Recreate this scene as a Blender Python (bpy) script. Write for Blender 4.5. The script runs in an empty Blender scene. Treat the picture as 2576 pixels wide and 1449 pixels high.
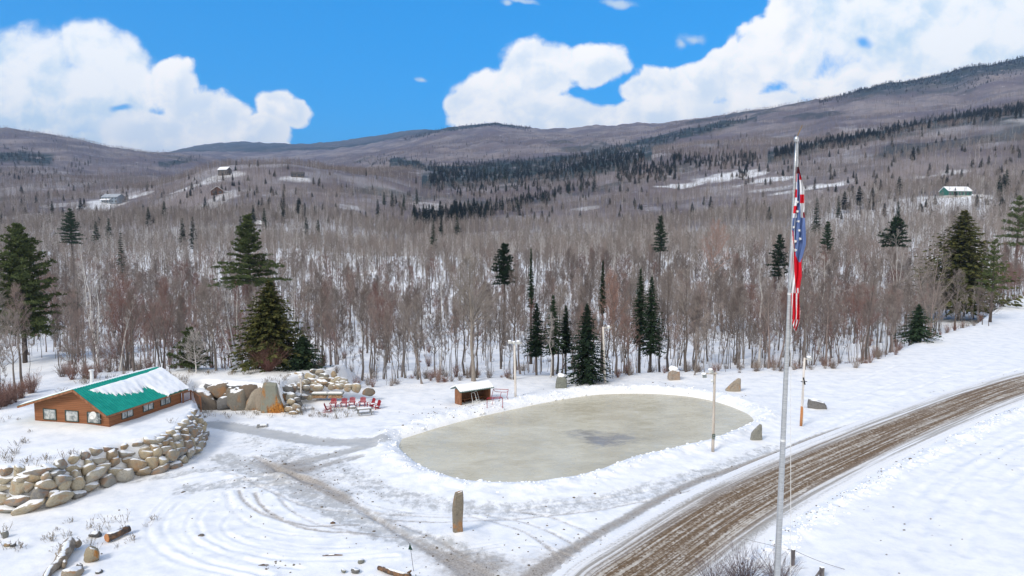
import bpy, math, random
import numpy as np
from mathutils import Vector, Matrix, Euler
R = math.radians
rng = np.random.default_rng(7)
random.seed(7)
sc = bpy.context.scene
C = sc.collection

# ------------------------------------------------------------ camera
PITCH = R(5.0); CP, SP = math.cos(PITCH), math.sin(PITCH); CH = 21.0; F = 1717.0
cam_d = bpy.data.cameras.new('camera'); cam = bpy.data.objects.new('camera', cam_d); C.objects.link(cam)
cam.location = (0, 0, CH); cam.rotation_euler = (R(85), 0, 0)
cam_d.sensor_width = 36; cam_d.lens = F/2576*36; cam_d.clip_start = 0.5; cam_d.clip_end = 30000
sc.camera = cam
sc.view_settings.view_transform = 'Standard'; sc.view_settings.look = 'None'
sc.view_settings.gamma = 1.0; sc.view_settings.exposure = 0.0
sc.cycles.use_denoising = True; sc.cycles.denoiser = 'OPENIMAGEDENOISE'; sc.cycles.denoising_input_passes = 'RGB_ALBEDO_NORMAL'; sc.cycles.denoising_prefilter = 'ACCURATE'
sc.cycles.max_bounces = 5; sc.cycles.diffuse_bounces = 2; sc.cycles.glossy_bounces = 2
sc.cycles.transparent_max_bounces = 8; sc.cycles.volume_bounces = 0; sc.cycles.transmission_bounces = 3
sc.cycles.sample_clamp_indirect = 4.0
sc.cycles.caustics_reflective = False; sc.cycles.caustics_refractive = False
sc.render.film_transparent = False

def rayd(u, v):
    """direction of a photograph point (measured on a 2576 px wide copy): returns x/y and z/y slopes"""
    b = 724.5 - v
    den = F*CP + SP*b
    return (u-1288)/den, (CP*b - SP*F)/den
def G(u, v, h=0.0):
    a, s = rayd(u, v); y = (h-CH)/s
    return (a*y, y)
def AT(u, v, y):
    a, s = rayd(u, v); return Vector((a*y, y, CH+s*y))

# ------------------------------------------------------------ object helpers
def tag(o, label=None, cat=None, group=None, kind=None):
    if label: o['label'] = label
    if cat: o['category'] = cat
    if group: o['group'] = group
    if kind: o['kind'] = kind
    return o
def empty(name, loc=(0,0,0), rz=0, label=None, cat=None, group=None):
    o = bpy.data.objects.new(name, None); C.objects.link(o); o.location = loc; o.rotation_euler = (0,0,rz)
    o.empty_display_size = 0.3
    return tag(o, label, cat, group)
class MB:
    """collects shapes and links them as one mesh object"""
    def __init__(s): s.v = []; s.f = []; s.uv = None
    def add(s, vs, fs):
        n = len(s.v); s.v += [tuple(p) for p in vs]; s.f += [tuple(i+n for i in q) for q in fs]
    def box(s, c, d, M=None, taper=1.0):
        x, y, z = d[0]/2, d[1]/2, d[2]/2; vs = []
        for k, t in ((-1,1.0),(1,taper)):
            for i, j in ((-1,-1),(1,-1),(1,1),(-1,1)): vs.append(Vector((i*x*t, j*y*t, k*z)))
        if M is not None: vs = [M @ p for p in vs]
        vs = [p+Vector(c) for p in vs]
        s.add(vs, [(0,3,2,1),(4,5,6,7),(0,1,5,4),(1,2,6,5),(2,3,7,6),(3,0,4,7)])
    def bar(s, a, b, w, h=None, up=(0,0,1)):
        a = Vector(a); b = Vector(b); h = h or w; d = (b-a); L = d.length; d.normalize()
        r = d.cross(Vector(up))
        if r.length < 1e-4: r = d.cross(Vector((0,1,0)))
        r.normalize(); q = r.cross(d)
        vs = [p + r*(i*w/2) + q*(j*h/2) for p in (a, b) for i, j in ((-1,-1),(1,-1),(1,1),(-1,1))]
        s.add(vs, [(0,1,2,3),(7,6,5,4),(0,4,5,1),(1,5,6,2),(2,6,7,3),(3,7,4,0)])
    def tube(s, pts, rad, n=8, cap=True):
        pts = [Vector(p) for p in pts]; N = len(pts)
        if not hasattr(rad, '__len__'): rad = [rad]*N
        vs = []; fs = []; ref = None
        for i, p in enumerate(pts):
            d = (pts[min(i+1,N-1)]-pts[max(i-1,0)]).normalized()
            if ref is None: ref = d.orthogonal().normalized()
            r = (ref - d*ref.dot(d))
            r = r.normalized() if r.length > 1e-5 else d.orthogonal().normalized(); ref = r; q = d.cross(r)
            for k in range(n):
                t = 2*math.pi*k/n; vs.append(p + (r*math.cos(t)+q*math.sin(t))*rad[i])
        for i in range(N-1):
            for k in range(n):
                a = i*n+k; b = i*n+(k+1)%n; fs.append((a, b, b+n, a+n))
        if cap: fs.append(tuple(reversed(range(n)))); fs.append(tuple((N-1)*n+k for k in range(n)))
        s.add(vs, fs)
    def prism(s, poly, y0, y1):
        """polygon in xz pushed along y"""
        n = len(poly)
        vs = [(p[0], y0, p[1]) for p in poly]+[(p[0], y1, p[1]) for p in poly]
        s.add(vs, [tuple(range(n)), tuple(reversed(range(n, 2*n)))]+[(i, i+n, (i+1)%n+n, (i+1)%n) for i in range(n)])
    def build(s, name, mat, parent=None, smooth=False):
        return mkobj(name, s.v, s.f, mat, parent, smooth)
def mkmesh(name, vs, fs, mat, smooth=False):
    me = bpy.data.meshes.new(name); me.from_pydata([tuple(v) for v in vs], [], fs); me.update()
    if mat is not None: me.materials.append(mat)
    if smooth: me.polygons.foreach_set('use_smooth', [True]*len(me.polygons))
    return me
def mkobj(name, vs, fs, mat, parent=None, smooth=False):
    o = bpy.data.objects.new(name, mkmesh(name, vs, fs, mat, smooth)); C.objects.link(o)
    if parent is not None: o.parent = parent
    return o
def npmesh(name, V, Q, mat, smooth=True):
    """V (n,3), Q (m,k) faces all with the same number of corners"""
    V = np.asarray(V, np.float32); Q = np.asarray(Q, np.int32); me = bpy.data.meshes.new(name)
    me.vertices.add(len(V)); me.vertices.foreach_set('co', V.ravel())
    k = Q.shape[1]; me.loops.add(Q.size); me.loops.foreach_set('vertex_index', Q.ravel())
    me.polygons.add(len(Q)); me.polygons.foreach_set('loop_start', np.arange(0, Q.size, k, dtype=np.int32))
    me.polygons.foreach_set('loop_total', np.full(len(Q), k, np.int32))
    if smooth: me.polygons.foreach_set('use_smooth', np.ones(len(Q), bool))
    me.update(calc_edges=True)
    if mat is not None: me.materials.append(mat)
    return me
def link(name, me, parent=None, loc=None, rot=None, scale=None):
    o = bpy.data.objects.new(name, me); C.objects.link(o)
    if parent is not None: o.parent = parent
    if loc is not None: o.location = loc
    if rot is not None: o.rotation_euler = rot
    if scale is not None: o.scale = scale
    return o

# ------------------------------------------------------------ numpy noise
def vnoise(x, y, seed=0):
    xi = np.floor(x).astype(np.int64); yi = np.floor(y).astype(np.int64); fx = x-xi; fy = y-yi
    fx = fx*fx*(3-2*fx); fy = fy*fy*(3-2*fy)
    def h(a, b):
        n = (a*374761393 + b*668265263 + seed*974711) & 0x7fffffff
        n = ((n ^ (n >> 13))*1274126177) & 0x7fffffff
        return ((n ^ (n >> 16)) & 0xffff)/65535.0
    return (h(xi,yi)*(1-fx)+h(xi+1,yi)*fx)*(1-fy)+(h(xi,yi+1)*(1-fx)+h(xi+1,yi+1)*fx)*fy
def fbm(x, y, oct=4, seed=0):
    s = 0; a = 0.5; t = 0
    for i in range(oct):
        s = s + a*vnoise(x*2**i+17*i, y*2**i-31*i, seed+i); t += a; a *= 0.5
    return s/t*2-1
def sstep(a, b, x):
    t = np.clip((x-a)/(b-a), 0, 1); return t*t*(3-2*t)
def dist_line(x, y, pts):
    d = np.full(np.shape(x), 1e9); 
    for (x0,y0),(x1,y1) in zip(pts[:-1], pts[1:]):
        dx, dy = x1-x0, y1-y0; t = np.clip(((x-x0)*dx+(y-y0)*dy)/(dx*dx+dy*dy+1e-9), 0, 1)
        d = np.minimum(d, np.hypot(x-x0-t*dx, y-y0-t*dy))
    return d
def inside(x, y, P):
    c = np.zeros(np.shape(x), bool); n = len(P)
    for i in range(n):
        (x0,y0),(x1,y1) = P[i], P[(i+1)%n]
        if y0 == y1: continue
        c ^= ((y0 > y) != (y1 > y)) & (x < (x1-x0)*(y-y0)/(y1-y0)+x0)
    return c
def sdist(x, y, P):
    d = dist_line(x, y, list(P)+[P[0]]); return np.where(inside(x, y, P), d, -d)
def smooth_line(pts, n=6):
    out = []; P = [pts[0]]+list(pts)+[pts[-1]]
    for i in range(1, len(P)-2):
        for k in range(n):
            t = k/n; p0, p1, p2, p3 = (np.array(P[j], float) for j in (i-1, i, i+1, i+2))
            out.append(tuple(0.5*((2*p1)+(-p0+p2)*t+(2*p0-5*p1+4*p2-p3)*t*t+(-p0+3*p1-3*p2+p3)*t**3)))
    out.append(tuple(pts[-1])); return out

# ------------------------------------------------------------ node helpers
class NT:
    def __init__(s, tree): s.t = tree; s.n = tree.nodes; s.l = tree.links
    def node(s, typ, ins=None, **kw):
        n = s.n.new(typ)
        for k, v in kw.items(): setattr(n, k, v)
        for k, v in (ins or {}).items(): s.put(n.inputs[k], v)
        return n
    def put(s, sock, v):
        if isinstance(v, bpy.types.NodeSocket): s.l.new(v, sock)
        else:
            if hasattr(sock.default_value, '__len__') and not hasattr(v, '__len__'): v = (v,)*len(sock.default_value)
            if hasattr(v, '__len__') and len(sock.default_value) == 4 and len(v) == 3: v = (*v, 1)
            sock.default_value = v
    def m(s, op, a, b=0.0, c=0.0, clamp=False):
        return s.node('ShaderNodeMath', {0:a, 1:b, 2:c}, operation=op, use_clamp=clamp).outputs[0]
    def vm(s, op, a, b=(0,0,0), out=0): return s.node('ShaderNodeVectorMath', {0:a, 1:b}, operation=op).outputs[out]
    def scale(s, a, f):
        n = s.node('ShaderNodeVectorMath', {0:a}, operation='SCALE'); s.put(n.inputs['Scale'], f); return n.outputs[0]
    def ramp(s, x, a, b, lo=0.0, hi=1.0):
        n = s.node('ShaderNodeMapRange', {0:x, 1:a, 2:b, 3:lo, 4:hi}, interpolation_type='SMOOTHSTEP'); return n.outputs[0]
    def mix(s, f, a, b, typ='RGBA', blend='MIX'):
        n = s.n.new('ShaderNodeMix'); n.data_type = typ
        if typ == 'RGBA': n.blend_type = blend; s.put(n.inputs[0], f); s.put(n.inputs[6], a); s.put(n.inputs[7], b); return n.outputs[2]
        s.put(n.inputs[0], f); s.put(n.inputs[2], a); s.put(n.inputs[3], b); return n.outputs[0]
    def noise(s, vec, scale, detail=3, rough=0.5, dist=0.0, out=0):
        n = s.node('ShaderNodeTexNoise', {'Scale':scale, 'Detail':detail, 'Roughness':rough, 'Distortion':dist})
        if vec is not None: s.l.new(vec, n.inputs['Vector'])
        return n.outputs[out]
    def cr(s, x, stops):
        n = s.n.new('ShaderNodeValToRGB'); s.put(n.inputs[0], x); e = n.color_ramp.elements
        while len(e) < len(stops): e.new(0.5)
        for i, (p, c) in enumerate(stops): e[i].position = p; e[i].color = (*c, 1)
        return n.outputs[0]
def material(name, rough=0.8, metal=0.0, col=None, spec=0.3):
    m = bpy.data.materials.new(name); m.use_nodes = True; t = NT(m.node_tree); b = m.node_tree.nodes['Principled BSDF']
    b.inputs['Roughness'].default_value = rough; b.inputs['Metallic'].default_value = metal
    b.inputs['Specular IOR Level'].default_value = spec
    if col: b.inputs['Base Color'].default_value = (*col, 1)
    return m, t, b
def objco(t): return t.node('ShaderNodeTexCoord').outputs['Object']
def worldco(t): return t.node('ShaderNodeNewGeometry').outputs['Position']
def bump(t, b, h, strength=0.5, dist=0.1):
    n = t.node('ShaderNodeBump', {'Height':h, 'Strength':strength, 'Distance':dist}); t.l.new(n.outputs[0], b.inputs['Normal'])
def simple(name, col, col2=None, scale=8.0, rough=0.8, metal=0.0, bmp=0.0, stretch=None, detail=4, per_object=0.0, snow=0.0, spec=0.3):
    """two colours mixed by noise, optional bump, per-object shift and snow lying on faces that look up"""
    m, t, b = material(name, rough, metal, col, spec)
    co = objco(t)
    if stretch: co = t.vm('MULTIPLY', co, stretch)
    n = t.noise(co, scale, detail, 0.6)
    c = t.mix(t.ramp(n, 0.35, 0.65), col, col2 or tuple(x*0.7 for x in col))
    if per_object:
        r = t.node('ShaderNodeObjectInfo').outputs['Random']
        hs = t.node('ShaderNodeHueSaturation', {'Color':c, 'Value':t.m('ADD', 1-per_object/2, t.m('MULTIPLY', r, per_object)), 'Hue':t.m('ADD', 0.5-0.01, t.m('MULTIPLY', r, 0.02))})
        c = hs.outputs[0]
    if snow > 0:
        nz = t.node('ShaderNodeSeparateXYZ', {0:t.node('ShaderNodeNewGeometry').outputs['Normal']}).outputs[2]
        k = t.m('ADD', nz, t.m('MULTIPLY', t.m('SUBTRACT', t.noise(worldco(t), 1.7, 3), 0.5), 0.9))
        k = t.ramp(k, 1-snow-0.06, 1-snow+0.06)
        c = t.mix(k, c, (0.85, 0.87, 0.9))
    t.l.new(c, b.inputs['Base Color'])
    if bmp: bump(t, b, n, bmp, 0.05)
    return m
# ------------------------------------------------------------ the land
ROWS = [300,500,700,900,1050,1200,1500,2000,3000,4000,5500,7500,9500]
T = {-800:[655,590,530,480,450,420,390,350,290,350,400,420,430],
 0:[655,600,545,500,478,455,428,385,322,380,400,420,430],
 110:[655,600,545,500,478,458,432,395,333,390,400,420,430],
 300:[655,597,540,500,480,465,440,410,374,400,400,420,440],
 440:[655,590,530,462,440,455,450,435,395,388,383,377,400],
 520:[653,588,525,450,404,428,444,435,405,395,381,364,390],
 600:[650,588,520,440,387,410,440,435,420,400,378,356,380],
 680:[650,588,522,445,387,410,440,433,416,396,376,360,380],
 760:[650,592,525,450,398,415,438,430,412,392,372,364,385],
 900:[650,600,540,480,430,433,436,420,395,372,362,346,370],
 1050:[650,606,548,502,475,455,430,405,370,346,338,326,350],
 1130:[650,608,555,506,480,458,431,400,358,326,335,336,350],
 1230:[648,608,560,510,485,460,432,400,350,303,340,360,370],
 1340:[647,606,560,508,480,452,420,392,350,320,340,360,370],
 1500:[645,603,555,500,470,440,398,378,340,311,340,360,370],
 1600:[643,600,550,490,455,422,380,380,330,306,340,360,370],
 1660:[642,598,545,480,445,408,366,380,325,314,340,360,370],
 1850:[638,588,512,448,415,388,358,345,284,292,330,360,370],
 2050:[633,570,492,425,392,365,352,305,248,300,330,350,360],
 2200:[630,558,470,395,365,340,325,285,208,270,330,350,360],
 2350:[626,548,452,372,342,316,300,262,180,240,300,330,350],
 2575:[620,530,425,345,305,275,262,225,138,200,260,300,320],
 3200:[600,500,390,300,265,240,220,180,90,150,200,250,280]}
TU = np.array(sorted(T)); LR = np.log(ROWS)
def _tabh():
    A = np.zeros((len(TU), len(ROWS)))
    for i, u in enumerate(TU):
        for j, d in enumerate(ROWS):
            A[i, j] = CH + rayd(u, T[u][j])[1]*d - 8
    gu = np.linspace(-800, 3200, 161); gl = np.linspace(LR[0], LR[-1], 160)
    B = np.array([np.interp(gu, TU, A[:, j]) for j in range(len(ROWS))])   # rows x gu
    Cc = np.array([np.interp(gl, LR, B[:, i]) for i in range(len(gu))])     # gu x gl
    for _ in range(2):
        Cc[1:-1] = (Cc[:-2]+2*Cc[1:-1]+Cc[2:])/4; Cc[:, 1:-1] = (Cc[:, :-2]+2*Cc[:, 1:-1]+Cc[:, 2:])/4
    return gu, gl, Cc
GU, GL, TAB = _tabh()
def far_h(x, y):
    yy = np.maximum(y, 1); u = np.clip(1288+1738*x/yy, -799, 3199); l = np.clip(np.log(np.maximum(yy, 300)), GL[0], GL[-1]-1e-6)
    a = (u-GU[0])/(GU[1]-GU[0]); b = (l-GL[0])/(GL[1]-GL[0]); i = a.astype(int); j = b.astype(int); a = a-i; b = b-j
    return (TAB[i,j]*(1-a)+TAB[i+1,j]*a)*(1-b)+(TAB[i,j+1]*(1-a)+TAB[i+1,j+1]*a)*b
# tree line: where the open ground ends, metres in front of the camera against direction
EU = [-900, 0, 150, 480, 700, 960, 1180, 1520, 1900, 2150, 2250, 2350, 2450, 2520, 2600, 3300]
EY = [62, 67, 80, 84, 84, 89, 92, 93, 98, 101, 112, 130, 147, 190, 222, 260]
def edge_y(x, y): return np.interp(1288+1690*x/np.maximum(y, 1), EU, EY)
# raised terrace behind the boulder wall and the ledge
WALL_PX = [(-160,1285),(0,1287),(60,1289),(150,1270),(220,1241),(330,1205),(420,1185),(470,1158),(505,1128),(522,1098)]
WALL = [G(*p) for p in WALL_PX]
LEDGE = [G(512,1022), G(600,1030), G(720,1042)]
TERR = [(-90, WALL[0][1]-4)]+WALL+[G(520,1062), G(500,1040)]+LEDGE+[G(745,1015), G(800,998), G(880,985), G(912,972), (-20, 112), (-150, 112)]
RINK_PX = [(1010,1104),(1003,1126),(1040,1162),(1100,1193),(1180,1214),(1300,1219),(1400,1210),(1500,1188),(1580,1158),(1700,1130),(1790,1107),(1885,1069),
           (1897,1056),(1872,1036),(1800,1010),(1720,996),(1620,990),(1500,993),(1380,1011),(1255,1037),(1150,1062),(1065,1087)]
RINK = [G(u, v, -0.25) for u, v in RINK_PX]
RINK = smooth_line(RINK+[RINK[0]], 5)[:-1]
def road_line(t): return None
RC = smooth_line([(-22, 26), G(1395,1560), G(1592,1449), G(1850,1276), G(2080,1160), G(2330,1054), G(2575,966), G(2900, 880)], 8)
# tyre ruts: (points in the photo, half width m, depth m, dirt, grey ice)
def gp(*p): return smooth_line([G(*q) for q in p], 5)
TRACKS = [
 (gp((560,1150),(680,1200),(800,1262),(930,1318),(1090,1372),(1230,1420)), 1.3, .03, .12, .58),
 (gp((470,1230),(620,1215),(740,1225),(860,1275),(960,1340)), 1.2, .03, .08, .50),
 (gp((780,1150),(860,1180),(960,1235),(1100,1270),(1300,1282),(1520,1262),(1750,1200),(1960,1130)), 1.4, .02, .05, .46),
 (gp((690,1240),(740,1290),(840,1330),(960,1350),(1080,1352)), .16, .06, .45, .1),
 (gp((620,1345),(740,1372),(860,1378),(960,1372)), .16, .06, .25, 0),
 (gp((330,1210),(440,1195),(560,1180),(680,1186)), .8, .04, .06, .45),
 (gp((300,1260),(420,1215),(560,1192),(700,1200)), .3, .06, .05, .15),
 (gp((532,1066),(600,1076),(700,1095),(800,1110),(900,1115),(955,1112)), 1.0, .08, .08, 1.0),
 (gp((690,1186),(740,1168),(800,1152),(860,1140),(930,1126)), .7, .06, .25, .9),
 (gp((640,1165),(700,1178),(760,1185),(830,1165),(900,1150)), .6, .05, .3, .6),
 (gp((640,1150),(720,1190),(800,1215),(880,1262),(990,1335),(1090,1392),(1200,1460)), .28, .06, .5, .45),
 (gp((700,1180),(800,1228),(900,1280),(1020,1345),(1130,1398),(1260,1470)), .32, .06, .48, .55),
 (gp((720,1190),(830,1230),(960,1300),(1080,1350),(1170,1400)), .2, .05, .4, .25),
 (gp((560,1185),(640,1215),(760,1270),(900,1290),(1040,1298),(1170,1302)), .16, .05, .4, .1),
 (gp((600,1232),(615,1262),(680,1300),(780,1322),(900,1322)), .16, .06, .6, .1),
 (gp((640,1240),(660,1275),(730,1318),(840,1340),(940,1342)), .16, .06, .65, .1),
 (gp((570,1240),(590,1290),(660,1330),(800,1350),(920,1345)), .16, .06, .3, .1),
 (gp((700,1195),(560,1205),(440,1245),(378,1305),(385,1365),(480,1420),(620,1452)), .2, .12, 0.12, 0),
 (gp((720,1200),(580,1215),(470,1255),(415,1310),(425,1360),(520,1410),(680,1448)), .2, .12, 0.1, 0),
 (gp((720,1215),(600,1230),(510,1270),(470,1315),(490,1360),(600,1405),(760,1430)), .18, .10, 0.1, 0),
 (gp((540,1260),(500,1310),(530,1360),(640,1395),(820,1410),(1000,1400)), .18, .10, .1, 0),
 (gp((600,1280),(560,1320),(590,1355),(700,1385),(860,1392),(980,1380)), .16, .09, .1, 0),
 (gp((900,1300),(1000,1310),(1160,1312),(1400,1296),(1620,1262),(1800,1215),(1960,1160)), .14, .05, .5, .1),
 (gp((920,1270),(1040,1290),(1200,1292),(1400,1272),(1600,1240),(1800,1192),(1990,1125),(2200,1045)), .14, .05, .3, .05),
 (gp((1180,1300),(1260,1318),(1340,1350),(1400,1400),(1430,1440)), .14, .05, .5, 0),
 (gp((1220,1296),(1310,1312),(1400,1345),(1460,1385),(1490,1420)), .14, .05, .5, 0),
 (gp((1290,1285),(1380,1300),(1460,1330),(1530,1365)), .14, .05, .5, 0),
 (gp((1180,1380),(1280,1362),(1360,1330),(1440,1300)), .14, .06, .05, 0),
 (gp((1100,1420),(1200,1385),(1330,1372),(1440,1400)), .14, .06, .1, 0),
 (gp((1900,1190),(2050,1120),(2250,1040),(2420,975),(2575,925)), .2, .08, .05, 0),
 (gp((1860,1180),(2000,1112),(2200,1020),(2380,950),(2575,890)), .2, .09, .03, 0),
 (gp((2120,1010),(2250,965),(2400,920),(2575,872)), .2, .1, .03, 0),
 (gp((2150,960),(2300,905),(2440,870),(2575,850)), .25, .1, .02, 0),
 (gp((2400,890),(2480,850),(2530,800),(2545,762),(2575,745)), .3, .1, .05, 0),
 (gp((2440,895),(2520,855),(2565,810),(2575,770)), .3, .1, .05, 0),
 (gp((2575,1090),(2430,1160),(2330,1225),(2280,1290),(2255,1350)), .3, .08, .0, 0),
 (gp((2575,1110),(2460,1175),(2380,1240),(2330,1310),(2320,1380)), .3, .08, .0, 0),
 (gp((2575,1180),(2500,1240),(2450,1310),(2430,1400)), .3, .08, .0, 0),
 (gp((2240,1200),(2380,1140),(2575,1050)), .3, .08, .0, 0),
 (gp((1330,1455),(1420,1392),(1560,1310),(1740,1214),(1900,1160),(2060,1098),(2170,1062)), .42, .05, .65, .85),
]
PATCHES = [((720,1145), 3.2, .15, .55), ((780,1200), 3.0, .15, .5), ((900,1230), 2.4, .1, .45), ((640,1110), 3.0, .08, .42), ((1000,1300), 2.4, .1, .4), ((850,1160), 2.0, .1, .4), ((740,1182), 2.2, .55, .9), ((690,1172), 1.6, .4, .4), ((800,1220), 2.0, .5, .5), ((860,1248), 1.3, .4, .7), ((600,1125), 2.2, .15, .2),
           ((1150,1430), 2.2, .75, .2), ((1260,1440), 2.5, .6, .1), ((1050,1400), 1.0, .4, .1), ((650,1115), 2.5, .18, .25), ((560,1175), 1.5, .25, .1), ((1400,1420), 2, .5, 0)]
def height(x, y, full=True):
    x = np.asarray(x, float); y = np.asarray(y, float); shp = x.shape; x = x.ravel(); y = y.ravel()
    near = (y < 125) & (y > 20) & (np.abs(x) < 130)
    h = np.zeros_like(x)
    xn, yn = x[near], y[near]
    hn = np.zeros_like(xn)
    tm = (xn < -8)
    st = np.full_like(xn, -9.0); st[tm] = sdist(xn[tm], yn[tm], TERR)
    rise = 3.0*sstep(0.15, 1.35, st)
    # the driveway side of the house is banked a little lower
    rise = 3.0*sstep(0.15, 1.35+5.5*sstep(-24, -20, xn)*(yn > 76), st)
    hn += rise + 0.22*sstep(3, 9, st)
    if full:
        rd = sdist(xn, yn, RINK)
        bank = np.exp(-((rd+1.5)/0.9)**2)*(0.30+0.22*fbm(xn*.9, yn*.9, 3, 5))+np.exp(-((rd+2.6)/2.2)**2)*0.2
        lump = fbm(xn*1.8, yn*1.8, 3, 8)*0.10*np.exp(-((rd+2.0)/1.7)**2)
        hn += np.where(rd < 0, bank+lump, 0)*sstep(0, .5, -rd) - 0.45*sstep(-.25, .35, rd)
        rside = np.where(xn > RCX(yn)+3, .45, 1.0); hn += rside*(0.10*fbm(xn*.35, yn*.35, 4, 3) + 0.035*fbm(xn*1.6, yn*1.6, 3, 4)*(st < 0))
        rr = dist_line(xn, yn, RC)
        flat = 1-sstep(3.2, 6.5, rr)
        hn = hn*(1-flat) + (-0.06)*flat
        hn += 0.38*np.exp(-((rr-5.2)/0.8)**2)*(0.5+0.8*fbm(xn*.8, yn*.8, 3, 6))*(xn > RCX(yn)) # ploughed ridge on the field side
        hn += 0.3*np.exp(-(((np.hypot(xn-MON[0], yn-MON[1]))/1.3)**2))
        for pts, w, dep, di, ic in TRACKS:
            q = np.array(pts); mnx, mny = q.min(0)-2; mxx, mxy = q.max(0)+2
            k = np.where((xn > mnx)&(xn < mxx)&(yn > mny)&(yn < mxy))[0]
            if len(k):
                d = dist_line(xn[k], yn[k], pts)
                dep = min(dep, .075); d = np.abs(d+.10*fbm(xn[k]*1.3, yn[k]*1.3, 2, 14)+.22*fbm(xn[k]*.22, yn[k]*.22, 2, 16))
                hn[k] += (-dep*np.exp(-(d/w)**2) + dep*0.6*np.exp(-((d-2.0*w)/(0.8*w))**2))*(.75+.6*fbm(xn[k]*.5, yn[k]*.5, 2, 15))
    h[near] = hn
    ey = edge_y(x, y); e = y-ey
    s1 = sstep(0, 26, e)
    hv = h*(1-sstep(2, 14, e)) + s1*(-3.8 - 1.2*sstep(0, 120, e)) + s1*1.2*fbm(x/22, y/22, 3, 11)
    rp = np.maximum(y, 250); fh = far_h(x, rp)
    w = sstep(190, 330, y)
    amp = np.minimum(rp*0.010, 26)
    fh = fh + w*amp*(fbm(x/(rp*.10+60), y/(rp*.10+60), 3, 21)) + w*np.minimum(rp*.007, 18)*fbm(x/95, y/95, 3, 22)
    out = hv*(1-w)+fh*w
    return out.reshape(shp)
_rc = np.array(RC)
def RCX(y): return np.interp(y, _rc[:,1], _rc[:,0])
MON = G(1153, 1345)
def H1(x, y): return float(height(np.array([x]), np.array([y]))[0])
def HA(P): P = np.asarray(P, float); return height(P[:,0], P[:,1])
_steps = 60*np.exp(np.linspace(0, math.log(160), 520))
def hit(u, v, off=0.0):
    """where the sight line of a photograph point meets the land (raised by off)"""
    a, s = rayd(u, v); z = height(a*_steps, _steps, False)+off
    k = np.where(CH+s*_steps <= z)[0]
    if not len(k): return None
    y = _steps[k[0]]; return (a*y, y)

def evergreen_at(x, y, z):
    u = 1288+1738*x/np.maximum(y, 1)
    con = sstep(2060, 2180, u)*sstep(2350, 2600, y)*(1-sstep(3150, 3300, y))*sstep(-.30, .0, fbm(x/260, y/260, 3, 31)+sstep(2600, 2900, y)*.6)
    con = np.maximum(con, sstep(980, 1100, u)*(1-sstep(1280, 1340, u))*sstep(3600, 3850, y))
    con = np.maximum(con, (y > 4700)*(.7+.3*sstep(-.4, .3, fbm(x/500, y/500, 3, 33))))
    con = np.maximum(con, .7*(y > 900)*(y < 3000)*sstep(.28, .42, fbm(x/190, y/240, 4, 37)))
    vv = 724.5-F*np.tan(np.arctan2(z+6-CH, np.maximum(y, 1))+PITCH)
    for pts, th in (([(1000,402),(1100,420),(1300,408),(1450,393),(1640,350),(1780,318),(1880,292)], 9), ([(1080,442),(1250,434),(1400,425),(1520,405),(1620,385)], 19), ([(1950,388),(2050,362),(2150,345),(2300,312),(2450,288),(2575,272),(2700,255)], 11), ([(0,392),(60,388),(110,398)], 13), ([(418,408),(470,396),(527,384)], 6)):
        q = np.array(pts); k = (y > 700)&(y < 2600)&(u > q[0,0]-20)&(u < q[-1,0]+20); vm = np.interp(u[k], q[:,0], q[:,1])
        con[k] = np.maximum(con[k], sstep(1.5, .7, np.abs(vv[k]-vm)/th+.9*fbm(x[k]/60, y[k]/60, 3, 35)))
    return con
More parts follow.
